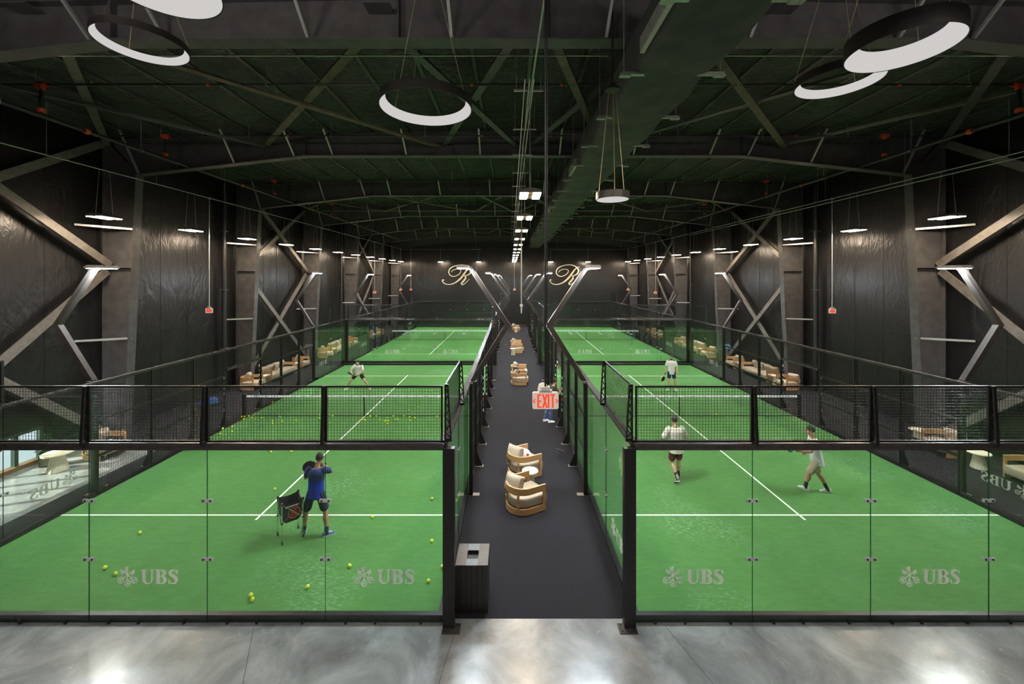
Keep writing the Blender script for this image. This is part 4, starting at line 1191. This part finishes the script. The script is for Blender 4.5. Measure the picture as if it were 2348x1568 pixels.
# balls ---------------------------------------------------------------------
mb = MB(); mb.ball((0, 0, 0), .038, 14, 9); ME_BALL = mb.mesh('padel_ball', 'ball', True)
mb = MB(); mb.path([(.0385 * math.cos(a) * math.cos(.45 * math.sin(2 * a)), .0385 * math.sin(a) * math.cos(.45 * math.sin(2 * a)), .0385 * math.sin(.45 * math.sin(2 * a))) for a in [2 * PI * k / 24 for k in range(25)]], .0022, 4)
ME_SEAM = mb.mesh('seam', 'ball_seam')
def ball(px, py, label, group=None, seam=False):
    p = floor_at(px, py, .05)
    o = put('padel_ball', ME_BALL, None, (p.x, p.y, .0125 + .0385), (rnd.random() * 6, rnd.random() * 6, rnd.random() * 6))
    tag(o, label, 'ball', group)
    if seam: put('seam', ME_SEAM, o)
G1 = 'yellow balls scattered over the near left court'
for px, py, lab in ((245, 1114, 'by the left side glass, beyond the mirrored lettering'), (320, 1221, 'alone at the left, below the service line'), (240, 1301, 'left of the pair beside the left emblem'), (264, 1315, 'touching the left glass emblem'),
                    (575, 1364, 'upper one of the touching pair near the front glass'), (578, 1374, 'lower one of the touching pair near the front glass'), (705, 1345, 'near the front glass left of the middle emblem'), (801, 1297, 'just above the emblem beside the aisle'),
                    (854, 1185, 'just below the service line right of the coach'), (990, 1143, 'above the service line beside the corner post'), (990, 1240, 'below the service line beside the corner post'), (982, 1332, 'right of the lettering beside the corner post'),
                    (630, 1121, 'left of the coach above the ball cart'), (617, 1031, 'upper one of the pair just under the glass beam'), (621, 1036, 'lower one of the pair just under the glass beam'), (668, 1035, 'alone just under the glass beam left of the coach'),
                    (1047, 1147, 'seen through the aisle side glass'), (1014, 1299, 'half hidden behind the corner post')):
    ball(px, py, f'yellow ball on turf {lab}', G1, True)
z1 = [(1483, 394), (1499, 360), (1561, 345), (1561, 379), (1640, 297), (1627, 280), (1646, 279), (1659, 272), (1674, 274), (1692, 287), (1708, 272), (1713, 294), (1760, 289), (1834, 182), (1883, 280), (1832, 309), (1834, 324), (1897, 312), (1990, 307), (2149, 271), (2149, 291), (2217, 271), (2238, 273), (2226, 317)]
z2 = [(219, 452), (260, 452), (284, 480), (169, 473), (184, 479), (333, 464), (315, 487), (325, 484), (340, 484), (334, 502), (375, 450), (388, 474), (406, 474), (448, 450), (480, 413), (466, 369), (540, 389), (485, 458), (520, 464), (488, 480), (670, 455), (631, 283), (695, 308)]
TENS = ['', '', 'twenty', 'thirty', 'forty']
ONES = ['', 'first', 'second', 'third', 'fourth', 'fifth', 'sixth', 'seventh', 'eighth', 'ninth']
def ordinal(n):
    if n < 10: return ONES[n]
    if n < 20: return ['tenth', 'eleventh', 'twelfth', 'thirteenth', 'fourteenth', 'fifteenth', 'sixteenth', 'seventeenth', 'eighteenth', 'nineteenth'][n - 10]
    return TENS[n // 10] + '-' + ONES[n % 10] if n % 10 else TENS[n // 10][:-1] + 'ieth'
nb = sorted([(x / 2.935, 860 + y / 2.935) for x, y in z1] + [(774 + x / 2.935, 800 + y / 2.935) for x, y in z2])
for i, (x, y) in enumerate(nb):
    ball(x, y, f'yellow ball lying near the net of the near left court, {ordinal(i + 1)} from the left', 'balls gathered near the net')
ball(1643, 950, 'yellow ball by the net in the near right court')
ball(1159, 790, 'yellow ball on the carpet of the aisle')
ball(893, 780, 'yellow ball at the left edge of the far left court')

# ball cart -----------------------------------------------------------------
def ball_cart(loc, rz, label):
    t = thing('ball_cart', label, 'cart', loc, rz)
    a = .21; zt = .88; zb = .46
    simple_ = [(-a, -a), (a, -a), (a, a), (-a, a)]
    for x, y in simple_:
        leg = MB().tube((x, y, .09), (x, y, zt), .011, 8).build('leg', 'chrome', t, smooth=True)
        MB().box(x - .02, x + .02, y - .02, y + .02, zt - .03, zt + .02).build('corner_cap', 'black_metal', leg)
        MB().box(x - .017, x + .017, y - .017, y + .017, zb - .02, zb + .02).build('slider', 'black_metal', leg)
        w = MB().tube((x - .012, y, .04), (x + .012, y, .04), .038, 14).build('caster', 'rubber', leg, smooth=True)
        MB().tube((x - .014, y, .04), (x + .014, y, .04), .018, 10).build('caster_hub', 'chrome', leg)
        MB().box(x - .02, x + .02, y - .012, y + .012, .06, .10).build('caster_fork', 'chrome', leg)
    for i in range(4):
        p, q = simple_[i], simple_[(i + 1) % 4]
        for (z0, z1, d) in ((zb, zt, .012), (zt, zb, .018)):
            ox, oy = (p[1] - q[1]), (q[0] - p[0]); l = math.hypot(ox, oy); ox, oy = -ox / l * d, -oy / l * d
            MB().tube((p[0] + ox, p[1] + oy, z0), (q[0] + ox, q[1] + oy, z1), .007, 6).build('cross_bar', 'chrome', t)
    mb = MB()
    # cloth basket: sagging bottom, slightly hollow sides
    n = 6; lv = [(zt - .01, .98), (zt - .14, .94), (zb + .12, .90), (zb + .02, .86), (zb - .07, .55), (zb - .10, .05)]
    rings = []
    for z, k in lv:
        r_ = []
        for i in range(4):
            p, q = simple_[i], simple_[(i + 1) % 4]
            for j in range(n):
                u = j / n; sag = 1 - .05 * math.sin(PI * u); dz = -.03 * math.sin(PI * u) if k > .95 else 0
                r_.append(((p[0] + (q[0] - p[0]) * u) * k * sag, (p[1] + (q[1] - p[1]) * u) * k * sag, z + dz))
        rings.append(r_)
    mb.quadring(rings, cap=False); bk = mb.build('basket', 'basket_cloth', t, smooth=True)
    # printed ring mark and white lettering on the front cloth
    mb = MB(); ya = -a * .955
    for k in range(20):
        t0, t1 = 2 * PI * k / 20, 2 * PI * (k + 1) / 20
        mb.quadring([[(.03 + R * math.cos(tt), ya - dd, .62 + R * math.sin(tt)) for R, tt in ((.10, t0), (.125, t0), (.125, t1), (.10, t1))] for dd in (0, .003)])
    for zz in (-.05, .0, .05):
        mb.box(.03 - .06, .03 + .06, ya - .003, ya, .62 + zz - .012, .62 + zz + .012)
    mb.build('ring_mark', 'red_print', bk)
    for k in range(8):
        MB().box(-.14 + k * .034, -.118 + k * .034, ya - .006, ya - .003, .765, .765 + .028).build('white_print', 'net_tape', bk)
    return t
simple('basket_cloth', (0.022, 0.020, 0.019), 0.8, 0.0, 0.25, 40.0)
cart0 = ball_cart((-4.96, 9.0, .0125), .72, 'wheeled ball cart with black cloth basket beside the coach in blue')
dup(cart0, (12.75, 37.0, .003), .3, 'wheeled ball cart by the gate of the far right court')

# ------------------------------------------------------------------ people
def remesh(mb, name, mat, voxel, smooth_it=6):
    """melts the lofted pieces into one continuous skin"""
    me = mb.mesh(name, mat); ob = bpy.data.objects.new(name, me); COL.objects.link(ob)
    md = ob.modifiers.new('skin', 'REMESH'); md.mode = 'VOXEL'; md.voxel_size = voxel; md.use_smooth_shade = True
    sm = ob.modifiers.new('soft', 'SMOOTH'); sm.factor = .5; sm.iterations = smooth_it
    dg = bpy.context.evaluated_depsgraph_get(); dg.update()
    out = bpy.data.meshes.new_from_object(ob.evaluated_get(dg)); out.name = name
    out.materials.clear(); out.materials.append(MATS[mat])
    bpy.data.objects.remove(ob, do_unlink=True); bpy.data.meshes.remove(me)
    out.polygons.foreach_set('use_smooth', [True] * len(out.polygons))
    return out
def limb(mb, pts, rad, n=12):
    """tapered limb through the joints with rounded ends and an interpolated bulge"""
    P, R = [], []
    pts = [Vector(p) for p in pts]
    for i in range(len(pts) - 1):
        for k in range(5):
            t = k / 5
            P.append(pts[i].lerp(pts[i + 1], t)); R.append(rad[i] + (rad[i + 1] - rad[i]) * t)
    P.append(pts[-1]); R.append(rad[-1])
    mb.path(P, R, n)
    for p, r in zip(pts, rad): mb.ball(p, r * .985, n, 8)
def torso(mb, secs, n=20):
    """stack of ellipses: (centre, half width, half depth, sideways axis)"""
    rings = []
    for c, a, b, ax in secs:
        c = Vector(c); ax = Vector(ax).normalized(); fw = Vector((0, 0, 1)).cross(ax).normalized()
        rings.append([c + ax * (a * math.cos(2 * PI * k / n)) + fw * (b * math.sin(2 * PI * k / n)) for k in range(n)])
    mb.quadring(rings)
def hand(mb, wrist, direc, palm_n, grip=0.6, s=1.0, thumb_side=1):
    w = Vector(wrist); d = Vector(direc).normalized(); nrm = Vector(palm_n); nrm = (nrm - d * nrm.dot(d)).normalized(); sd = d.cross(nrm).normalized()
    for u in (-.028, -.010, .010, .028):
        mb.path([w + sd * u * .75, w + sd * u + d * .05, w + sd * u * 1.1 + d * .095], [.015 * s, .017 * s, .014 * s], 8)
    for u, l in ((-.030, .066), (-.010, .078), (.010, .073), (.030, .058)):
        b = w + sd * u * 1.12 + d * .092; pts = [b]; dirv = d.copy(); a = 0
        for sgm in (.42, .33, .25):
            a += grip * .75
            dv = d * math.cos(a) + nrm * math.sin(a)
            pts.append(pts[-1] + dv * l * sgm)
        mb.path(pts, [.0105 * s, .0095 * s, .0088 * s, .0075 * s], 8)
    b = w + sd * (-.028 * thumb_side) + d * .03
    q1 = b + (sd * (-.032 * thumb_side) + d * .022 + nrm * .014); q2 = q1 + d * .030 + nrm * .016 * (1 + grip)
    mb.path([b, q1, q2], [.014 * s, .0115 * s, .009 * s], 8)
def shoe(parent, ankle, toe_dir, mat, pitch=0.0, sole='white_shoe'):
    a = math.atan2(-toe_dir[0], toe_dir[1])
    mb = MB(); rings = []
    prof = [(-.085, .020, .055, .0), (-.07, .038, .10, 0), (-.02, .040, .105, 0), (.04, .043, .085, 0), (.10, .048, .062, 0), (.16, .046, .05, 0), (.19, .028, .035, .004)]
    for y, w, h, z0 in prof:
        rings.append([(w * math.cos(t), y, max(z0, .012) + (h - .012) * (math.sin(t) if t <= PI + 1e-6 else 0)) for t in [PI * k / 8 for k in range(9)]])
    mb.quadring(rings)
    g = Vector(ankle) - Vector((0, 0, .085))
    o = mb.build('shoe', mat, parent, g, (pitch, 0, a), smooth=True)
    mb = MB(); mb.quadring([[(-w * 1.04, y, 0), (w * 1.04, y, 0), (w * 1.04, y, .022), (-w * 1.04, y, .022)] for y, w, h, z0 in [(-.09, .028, 0, 0)] + [(p[0], p[1], 0, 0) for p in prof[1:6]] + [(.196, .026, 0, 0)]])
    mb.build('sole', sole, o)
    mb = MB()
    for k in range(4): mb.bar((-.024, .03 + k * .022, .088 - k * .008), (.024, .03 + k * .022, .088 - k * .008), .008, .006)
    mb.build('laces', 'white_line', o)
    return o

def person(label, loc, rz, J, wear, hair='hair_dark', skin='skin', face=True, look=(0, 1, 0), voxel=.0095):
    """J: joints in the figure's own frame (x right, y ahead, z up)"""
    t = thing('person', label, 'person', loc, rz)
    V = {k: Vector(v) for k, v in J.items()}
    ax_h = (V['hipR'] - V['hipL']).normalized(); ax_s = (V['shR'] - V['shL']).normalized()
    pel = (V['hipR'] + V['hipL']) / 2; shc = (V['shR'] + V['shL']) / 2
    neck = V['neck']; head = V['head']
    def at(u): return pel.lerp(shc, u), ax_h.lerp(ax_s, u)
    mb = MB()
    secs = []
    for u, a, b in ((-.16, .10, .075), (-.05, .155, .105), (.12, .155, .105), (.35, .135, .095), (.60, .155, .105), (.82, .175, .110), (.96, .165, .095), (1.06, .09, .07)):
        c, ax = at(u); secs.append((c, a, b, ax))
    torso(mb, secs)
    limb(mb, [shc + Vector((0, 0, -.02)), neck, head + Vector((0, 0, -.05))], [.07, .056, .056])
    # head: skull, jaw, nose, ears
    lk = Vector(look); lk.z = 0; lk.normalize(); sd = Vector((lk.y, -lk.x, 0))
    def hp(x, y, z): return head + sd * x + lk * y + Vector((0, 0, z))
    def hball(c, rx, ry, rz_):
        rings = []
        for i in range(11):
            th = PI * min(max(i / 10, .02), .98)
            rings.append([c + sd * (rx * math.sin(th) * math.cos(2 * PI * k / 16)) + lk * (ry * math.sin(th) * math.sin(2 * PI * k / 16)) - Vector((0, 0, rz_ * math.cos(th))) for k in range(16)])
        mb.quadring(rings)
    hball(hp(0, -.008, .025), .075, .095, .095)
    hball(hp(0, .022, -.045), .058, .068, .072)
    mb.path([hp(0, .088, .025), hp(0, .103, -.005), hp(0, .116, -.026), hp(0, .088, -.032)], [.008, .012, .015, .010], 8)
    for s in (-1, 1): hball(hp(s * .076, -.008, -.005), .013, .020, .033)
    hball(hp(0, .082, -.062), .026, .014, .010)
    for S, sg in (('R', 1), ('L', -1)):
        limb(mb, [V['sh' + S], V['el' + S], V['wr' + S]], [.055, .043, .029])
        limb(mb, [V['el' + S].lerp(V['wr' + S], .1), V['el' + S].lerp(V['wr' + S], .3), V['wr' + S]], [.043, .045, .028])
        hd = V.get('hd' + S, V['wr' + S] - V['el' + S])
        hand(mb, V['wr' + S], hd, V.get('pn' + S, Vector((-sg, .3, 0))), J_grip.get((label, S), .55), 1.0, sg if S == 'R' else sg)
        limb(mb, [V['hip' + S], V['kn' + S], V['an' + S]], [.088, .058, .038])
        kn, an = V['kn' + S], V['an' + S]
        back = Vector((0, -.022, 0))
        limb(mb, [kn.lerp(an, .08), kn.lerp(an, .30) + back, kn.lerp(an, .62), an], [.050, .060, .043, .036])
    me = remesh(mb, 'body', skin, voxel, 5)
    put('body', me, t)
    if face:
        for s in (-1, 1):
            mb = MB(); mb.ball(hp(s * .031, .084, .012), .0115, 8, 6); mb.build('eye', 'eye_white', t)
            mb = MB(); mb.ball(hp(s * .031, .0935, .012), .0055, 8, 6); mb.build('pupil', 'hair_dark', t)
            mb = MB(); mb.bar(hp(s * .014, .092, .033), hp(s * .050, .082, .034), .008, .008); mb.build('eyebrow', hair, t)
        mb = MB(); mb.bar(hp(-.022, .094, -.062), hp(.022, .094, -.062), .006, .006); mb.build('mouth', 'maroon_cloth', t)
    # hair cap following the skull
    mb = MB(); c = hp(0, -.014, .030)
    rings = []
    for i in range(9):
        th = PI * (.02 + .60 * i / 8)
        r_ = []
        for k in range(20):
            ph = 2 * PI * k / 20; x, y = math.cos(ph), math.sin(ph)
            drop = th * (1 if y < .2 else 1 - .36 * (y - .2) / .8)
            r_.append(c + sd * (.084 * math.sin(drop) * x) + lk * (.102 * math.sin(drop) * y) + Vector((0, 0, .104 * math.cos(drop) * (1 + .04 * math.sin(5 * ph)))))
        rings.append(r_)
    mb.quadring(rings); mb.build('hair', hair, t, smooth=True)
    if wear.get('beard'):
        mb = MB(); rings = []
        for i in range(5):
            z = -.115 + .022 * i
            rings.append([hp(.062 * math.cos(PI * k / 10), .022 + .074 * math.sin(PI * k / 10), z) for k in range(11)] + [hp(.05 * math.cos(PI * (10 - k) / 10), .015 + .05 * math.sin(PI * (10 - k) / 10), z) for k in range(11)])
        mb.quadring(rings); mb.build('beard', hair, t, smooth=True)
    # shirt
    if 'shirt' in wear:
        mb = MB(); secs = []
        hem = wear.get('hem', -.22)
        ww = wear.get('loose', 1.0)
        for u, a, b in ((hem, .178, .128), (-.02, .175, .125), (.20, .168, .120), (.45, .163, .115), (.68, .175, .120), (.86, .188, .122), (.98, .165, .102), (1.07, .085, .075)):
            c, ax = at(u); secs.append((c, a * ww, b * ww, ax))
        torso(mb, secs)
        sl = wear.get('sleeve', .62)
        for S in 'RL':
            a, b = V['sh' + S], V['el' + S]
            if sl <= 1: limb(mb, [a, a.lerp(b, sl)], [.070 * ww, .066 * ww])
            else: limb(mb, [a, b, b.lerp(V['wr' + S], sl - 1)], [.072 * ww, .064 * ww, .054 * ww])
        put('shirt', remesh(mb, 'shirt', wear['shirt'], voxel, 5), t)
        if wear.get('collar'):
            mb = MB(); mb.path([neck + Vector((.068 * math.cos(a), .062 * math.sin(a), -.035 + .012 * math.sin(a) * -1)) for a in [2 * PI * k / 16 for k in range(17)]], .014, 6)
            mb.build('collar', wear['shirt'], t, smooth=True)
    if 'shorts' in wear:
        mb = MB(); secs = []
        for u, a, b in ((-.24, .10, .09), (-.10, .172, .122), (.05, .172, .120), (.14, .160, .112)):
            c, ax = at(u); secs.append((c, a, b, ax))
        torso(mb, secs)
        ln = wear.get('short_len', .62)
        for S in 'RL':
            a, b = V['hip' + S], V['kn' + S]
            if ln <= 1: limb(mb, [a, a.lerp(b, ln * .5), a.lerp(b, ln)], [.102, .098, .100])
            else: limb(mb, [a, b, b.lerp(V['an' + S], ln - 1)], [.104, .076, .070])
        put('trousers' if ln > 1 else 'shorts', remesh(mb, 'shorts', wear['shorts'], voxel, 5), t)
    if 'skirt' in wear:
        mb = MB(); secs = []
        for u, a, b in ((-.75, .26, .23), (-.4, .22, .18), (-.05, .17, .125), (.3, .14, .10)):
            c, ax = at(u); secs.append((c, a, b, ax))
        torso(mb, secs); mb.build('skirt', wear['skirt'], t, smooth=True)
    for S in 'RL':
        an, kn = V['an' + S], V['kn' + S]
        if 'sock' in wear:
            mb = MB(); limb(mb, [an + Vector((0, 0, -.03)), an.lerp(kn, wear.get('sock_len', .28))], [.045, .047]); mb.build('sock', wear['sock'], t, smooth=True)
        shoe(t, an, wear.get('toe' + S, (0, 1)), wear['shoe'], wear.get('pitch' + S, 0.0), wear.get('sole', 'white_shoe'))
    return t
J_grip = {}
def racket(label, loc, rot, face, edge):
    t = thing('padel_racket', label, 'racket', loc)
    t.rotation_euler = rot
    out = [(.125 * math.sin(a) * (1 if math.cos(a) > -.3 else 1), .245 + .135 * math.cos(a)) for a in [2 * PI * k / 32 for k in range(32)]]
    mb = MB(); mb.quadring([[(x, -.018, z) for x, z in out], [(x, .018, z) for x, z in out]]); mb.build('head', face, t)
    mb = MB(); mb.path([(x * 1.0, 0, .245 + (z - .245) * 1.0) for x, z in out + out[:1]], .02, 6); mb.build('rim', edge, t, smooth=True)
    for s in (-1, 1): MB().bar((s * .055, 0, .135), (s * .012, 0, .02), .022, .034, up=(0, 1, 0)).build('bridge', edge, t)
    MB().tube((0, 0, -.12), (0, 0, .03), .017, 10).build('grip', 'rubber', t, smooth=True)
    for i in range(-2, 3):
        for j in range(-2, 3):
            if i * i + j * j <= 5: MB().tube((i * .035, -.0195, .245 + j * .035), (i * .035, .0195, .245 + j * .035), .0065, 6).build('hole', 'rubber', t)
    return t
TZ = .0125
# coach in blue, back to the viewer, racket across to his left
person('man in a blue shirt and navy shorts hitting a ball beside the cart, back turned', (-4.43, 9.10, TZ), .10,
       dict(hipR=(.10, -.02, .93), hipL=(-.10, 0, .93), knR=(.20, .02, .50), knL=(-.23, .03, .50), anR=(.27, -.10, .085), anL=(-.27, .02, .085),
            shR=(.19, .02, 1.44), shL=(-.19, .07, 1.43), neck=(.01, .07, 1.54), head=(.04, .11, 1.67),
            elR=(.24, .27, 1.28), wrR=(.02, .42, 1.36), hdR=(-.1, .05, .03), pnR=(0, -1, 0), elL=(-.29, .18, 1.20), wrL=(-.36, .40, 1.17), hdL=(-.06, .06, 0), pnL=(.4, 0, .8)),
       dict(shirt='coach_shirt', shorts='navy_cloth', short_len=.78, sock='navy_cloth', sock_len=.22, shoe='blue_shoe', sole='white_shoe', toeR=(.85, .45), toeL=(-.35, .9), hem=-.16, loose=1.06), skin='skin', face=True, look=(-.3, 1, 0))
racket('black racket in the hands of the man in blue', (-4.53, 9.55, 1.36 + TZ), (0.15, -1.62, .2), 'black_cloth', 'rubber')
# far left: lunging player in white tee
person('player in white tee and black shorts lunging wide on the near left court', (-7.94, 21.0, TZ), PI + .05,
       dict(hipR=(.12, .02, .78), hipL=(-.08, .02, .78), knR=(.42, .20, .46), knL=(-.35, .22, .45), anR=(.62, .05, .085), anL=(-.55, .05, .085),
            shR=(.19, .18, 1.24), shL=(-.19, .20, 1.22), neck=(0, .23, 1.32), head=(.0, .30, 1.43),
            elR=(.34, .28, 1.02), wrR=(.22, .50, .92), hdR=(-.06, .07, -.03), pnR=(-1, 0, 0), elL=(-.28, .32, .98), wrL=(-.06, .50, .86), hdL=(.07, .05, -.02), pnL=(0, -1, .2)),
       dict(shirt='white_cloth', shorts='black_cloth', short_len=.52, shoe='white_shoe', toeR=(.5, .86), toeL=(-.3, .9), sock='white_cloth', sock_len=.16, hem=-.20, loose=1.10), skin='skin_pale', look=(.15, 1, -.1))
racket('dark racket held low by the lunging player in white', (-8.06, 20.38, .86), (-1.25, .3, 1.0), 'black_cloth', 'rubber')
# near right: man in cream overshirt walking away
person('man in cream shirt and maroon shorts walking away on the near right court', (4.80, 11.55, TZ), .05,
       dict(hipR=(.10, 0, .93), hipL=(-.10, -.02, .93), knR=(.10, .06, .50), knL=(-.14, .0, .50), anR=(.08, .04, .085), anL=(-.09, -.30, .17),
            shR=(.19, .06, 1.44), shL=(-.19, .06, 1.44), neck=(0, .08, 1.54), head=(0, .12, 1.66),
            elR=(.34, .08, 1.20), wrR=(.30, .30, 1.10), hdR=(-.03, .1, 0), pnR=(-1, 0, 0), elL=(-.36, .02, 1.22), wrL=(-.22, .26, 1.14), hdL=(.06, .08, 0), pnL=(1, 0, 0)),
       dict(shirt='cream_cloth', shorts='maroon_cloth', short_len=.70, sock='black_cloth', sock_len=.34, shoe='grey_shoe', toeR=(.1, 1), toeL=(-.05, 1), pitchL=-.5, hem=-.26, sleeve=1.05, loose=1.22), skin='skin_pale', look=(-.1, 1, 0))
# near right: man in white walking to the left
person('man in white shirt and khaki shorts striding left on the near right court', (8.33, 10.85, TZ), PI / 2 - .30,
       dict(hipR=(.10, .0, .92), hipL=(-.10, 0, .92), knR=(.10, -.06, .50), knL=(-.10, .22, .53), anR=(.10, -.30, .085), anL=(-.10, .30, .16),
            shR=(.18, .06, 1.43), shL=(-.18, .10, 1.43), neck=(0, .10, 1.53), head=(0, .15, 1.66),
            elR=(.24, -.02, 1.16), wrR=(.20, .16, 1.00), hdR=(-.02, .09, -.04), pnR=(-1, 0, 0), elL=(-.25, .22, 1.18), wrL=(-.12, .44, 1.12), hdL=(.05, .08, 0), pnL=(1, 0, 0)),
       dict(shirt='white_cloth', shorts='khaki_cloth', short_len=.82, sock='black_cloth', sock_len=.36, shoe='white_shoe', toeR=(.1, 1), toeL=(-.1, 1), pitchR=-.12, pitchL=.35, hem=-.26, loose=1.16), skin='skin', look=(.2, 1, 0))
racket('teal racket in front of the man striding left', (7.84, 10.96, 1.14), (.2, -1.15, .25), 'teal', 'rubber')
# far right: standing player in white polo
person('player in white polo and navy shorts standing with a racket on the near right court', (8.38, 20.75, TZ), PI - .20,
       dict(hipR=(.10, 0, .93), hipL=(-.10, 0, .93), knR=(.14, .05, .50), knL=(-.15, .04, .50), anR=(.17, .0, .085), anL=(-.19, .0, .085),
            shR=(.19, 0, 1.46), shL=(-.19, 0, 1.45), neck=(0, .01, 1.56), head=(0, .03, 1.69),
            elR=(.28, -.02, 1.18), wrR=(.30, .10, .94), hdR=(.02, .03, -.1), pnR=(-1, 0, 0), elL=(-.27, .02, 1.17), wrL=(-.24, .15, .93), hdL=(.02, .05, -.1), pnL=(1, 0, 0)),
       dict(shirt='white_cloth', shorts='navy_bright', short_len=.58, sock='white_cloth', sock_len=.30, shoe='white_shoe', toeR=(.45, .9), toeL=(-.25, .95), hem=-.20, collar=True, beard=True, loose=1.05), hair='hair_brown', skin='skin_pale', look=(.55, .8, 0))
racket('dark racket hanging from the hand of the player in white polo', (8.00, 20.66, .84), (PI + .2, .35, .5), 'black_cloth', 'brass')
# man at the aisle fence
person('man in charcoal tee and jeans leaning on the right aisle fence', (1.66, 16.25, .004), -1.15,
       dict(hipR=(.10, -.10, .92), hipL=(-.10, -.12, .92), knR=(.10, -.06, .50), knL=(-.11, -.10, .50), anR=(.10, -.10, .085), anL=(-.12, -.22, .085),
            shR=(.19, .08, 1.40), shL=(-.19, .10, 1.40), neck=(0, .14, 1.49), head=(0, .20, 1.61),
            elR=(.24, .20, 1.14), wrR=(.14, .38, 1.24), hdR=(-.01, .08, .05), pnR=(-1, 0, 0), elL=(-.22, .24, 1.16), wrL=(-.12, .40, 1.22), hdL=(.01, .08, .04), pnL=(1, 0, 0)),
       dict(shirt='charcoal_cloth', shorts='denim', short_len=1.86, shoe='white_shoe', toeR=(.2, 1), toeL=(-.1, 1), hem=-.16, loose=1.08), skin='skin', look=(-.2, 1, 0))
# woman in white dress beyond the fence
person('woman in a white sleeveless dress in the rear corner of the near right court', (2.98, 25.2, TZ), .3,
       dict(hipR=(.09, 0, .86), hipL=(-.09, 0, .86), knR=(.10, .03, .46), knL=(-.10, .0, .46), anR=(.10, .0, .085), anL=(-.11, -.08, .085),
            shR=(.16, 0, 1.32), shL=(-.16, 0, 1.32), neck=(0, .01, 1.41), head=(0, .03, 1.53),
            elR=(.22, -.02, 1.08), wrR=(.22, .08, .86), elL=(-.22, -.02, 1.08), wrL=(-.2, .08, .86)),
       dict(shirt='white_cloth', skirt='white_cloth', shoe='white_shoe', sleeve=.10, hem=-.1, loose=.88), skin='skin', look=(0, 1, 0))
# racket lying by the right aisle fence
racket('black racket leaning at the foot of the right aisle fence', (1.72, 13.15, .14), (1.15, .2, -.6), 'black_cloth', 'rubber')
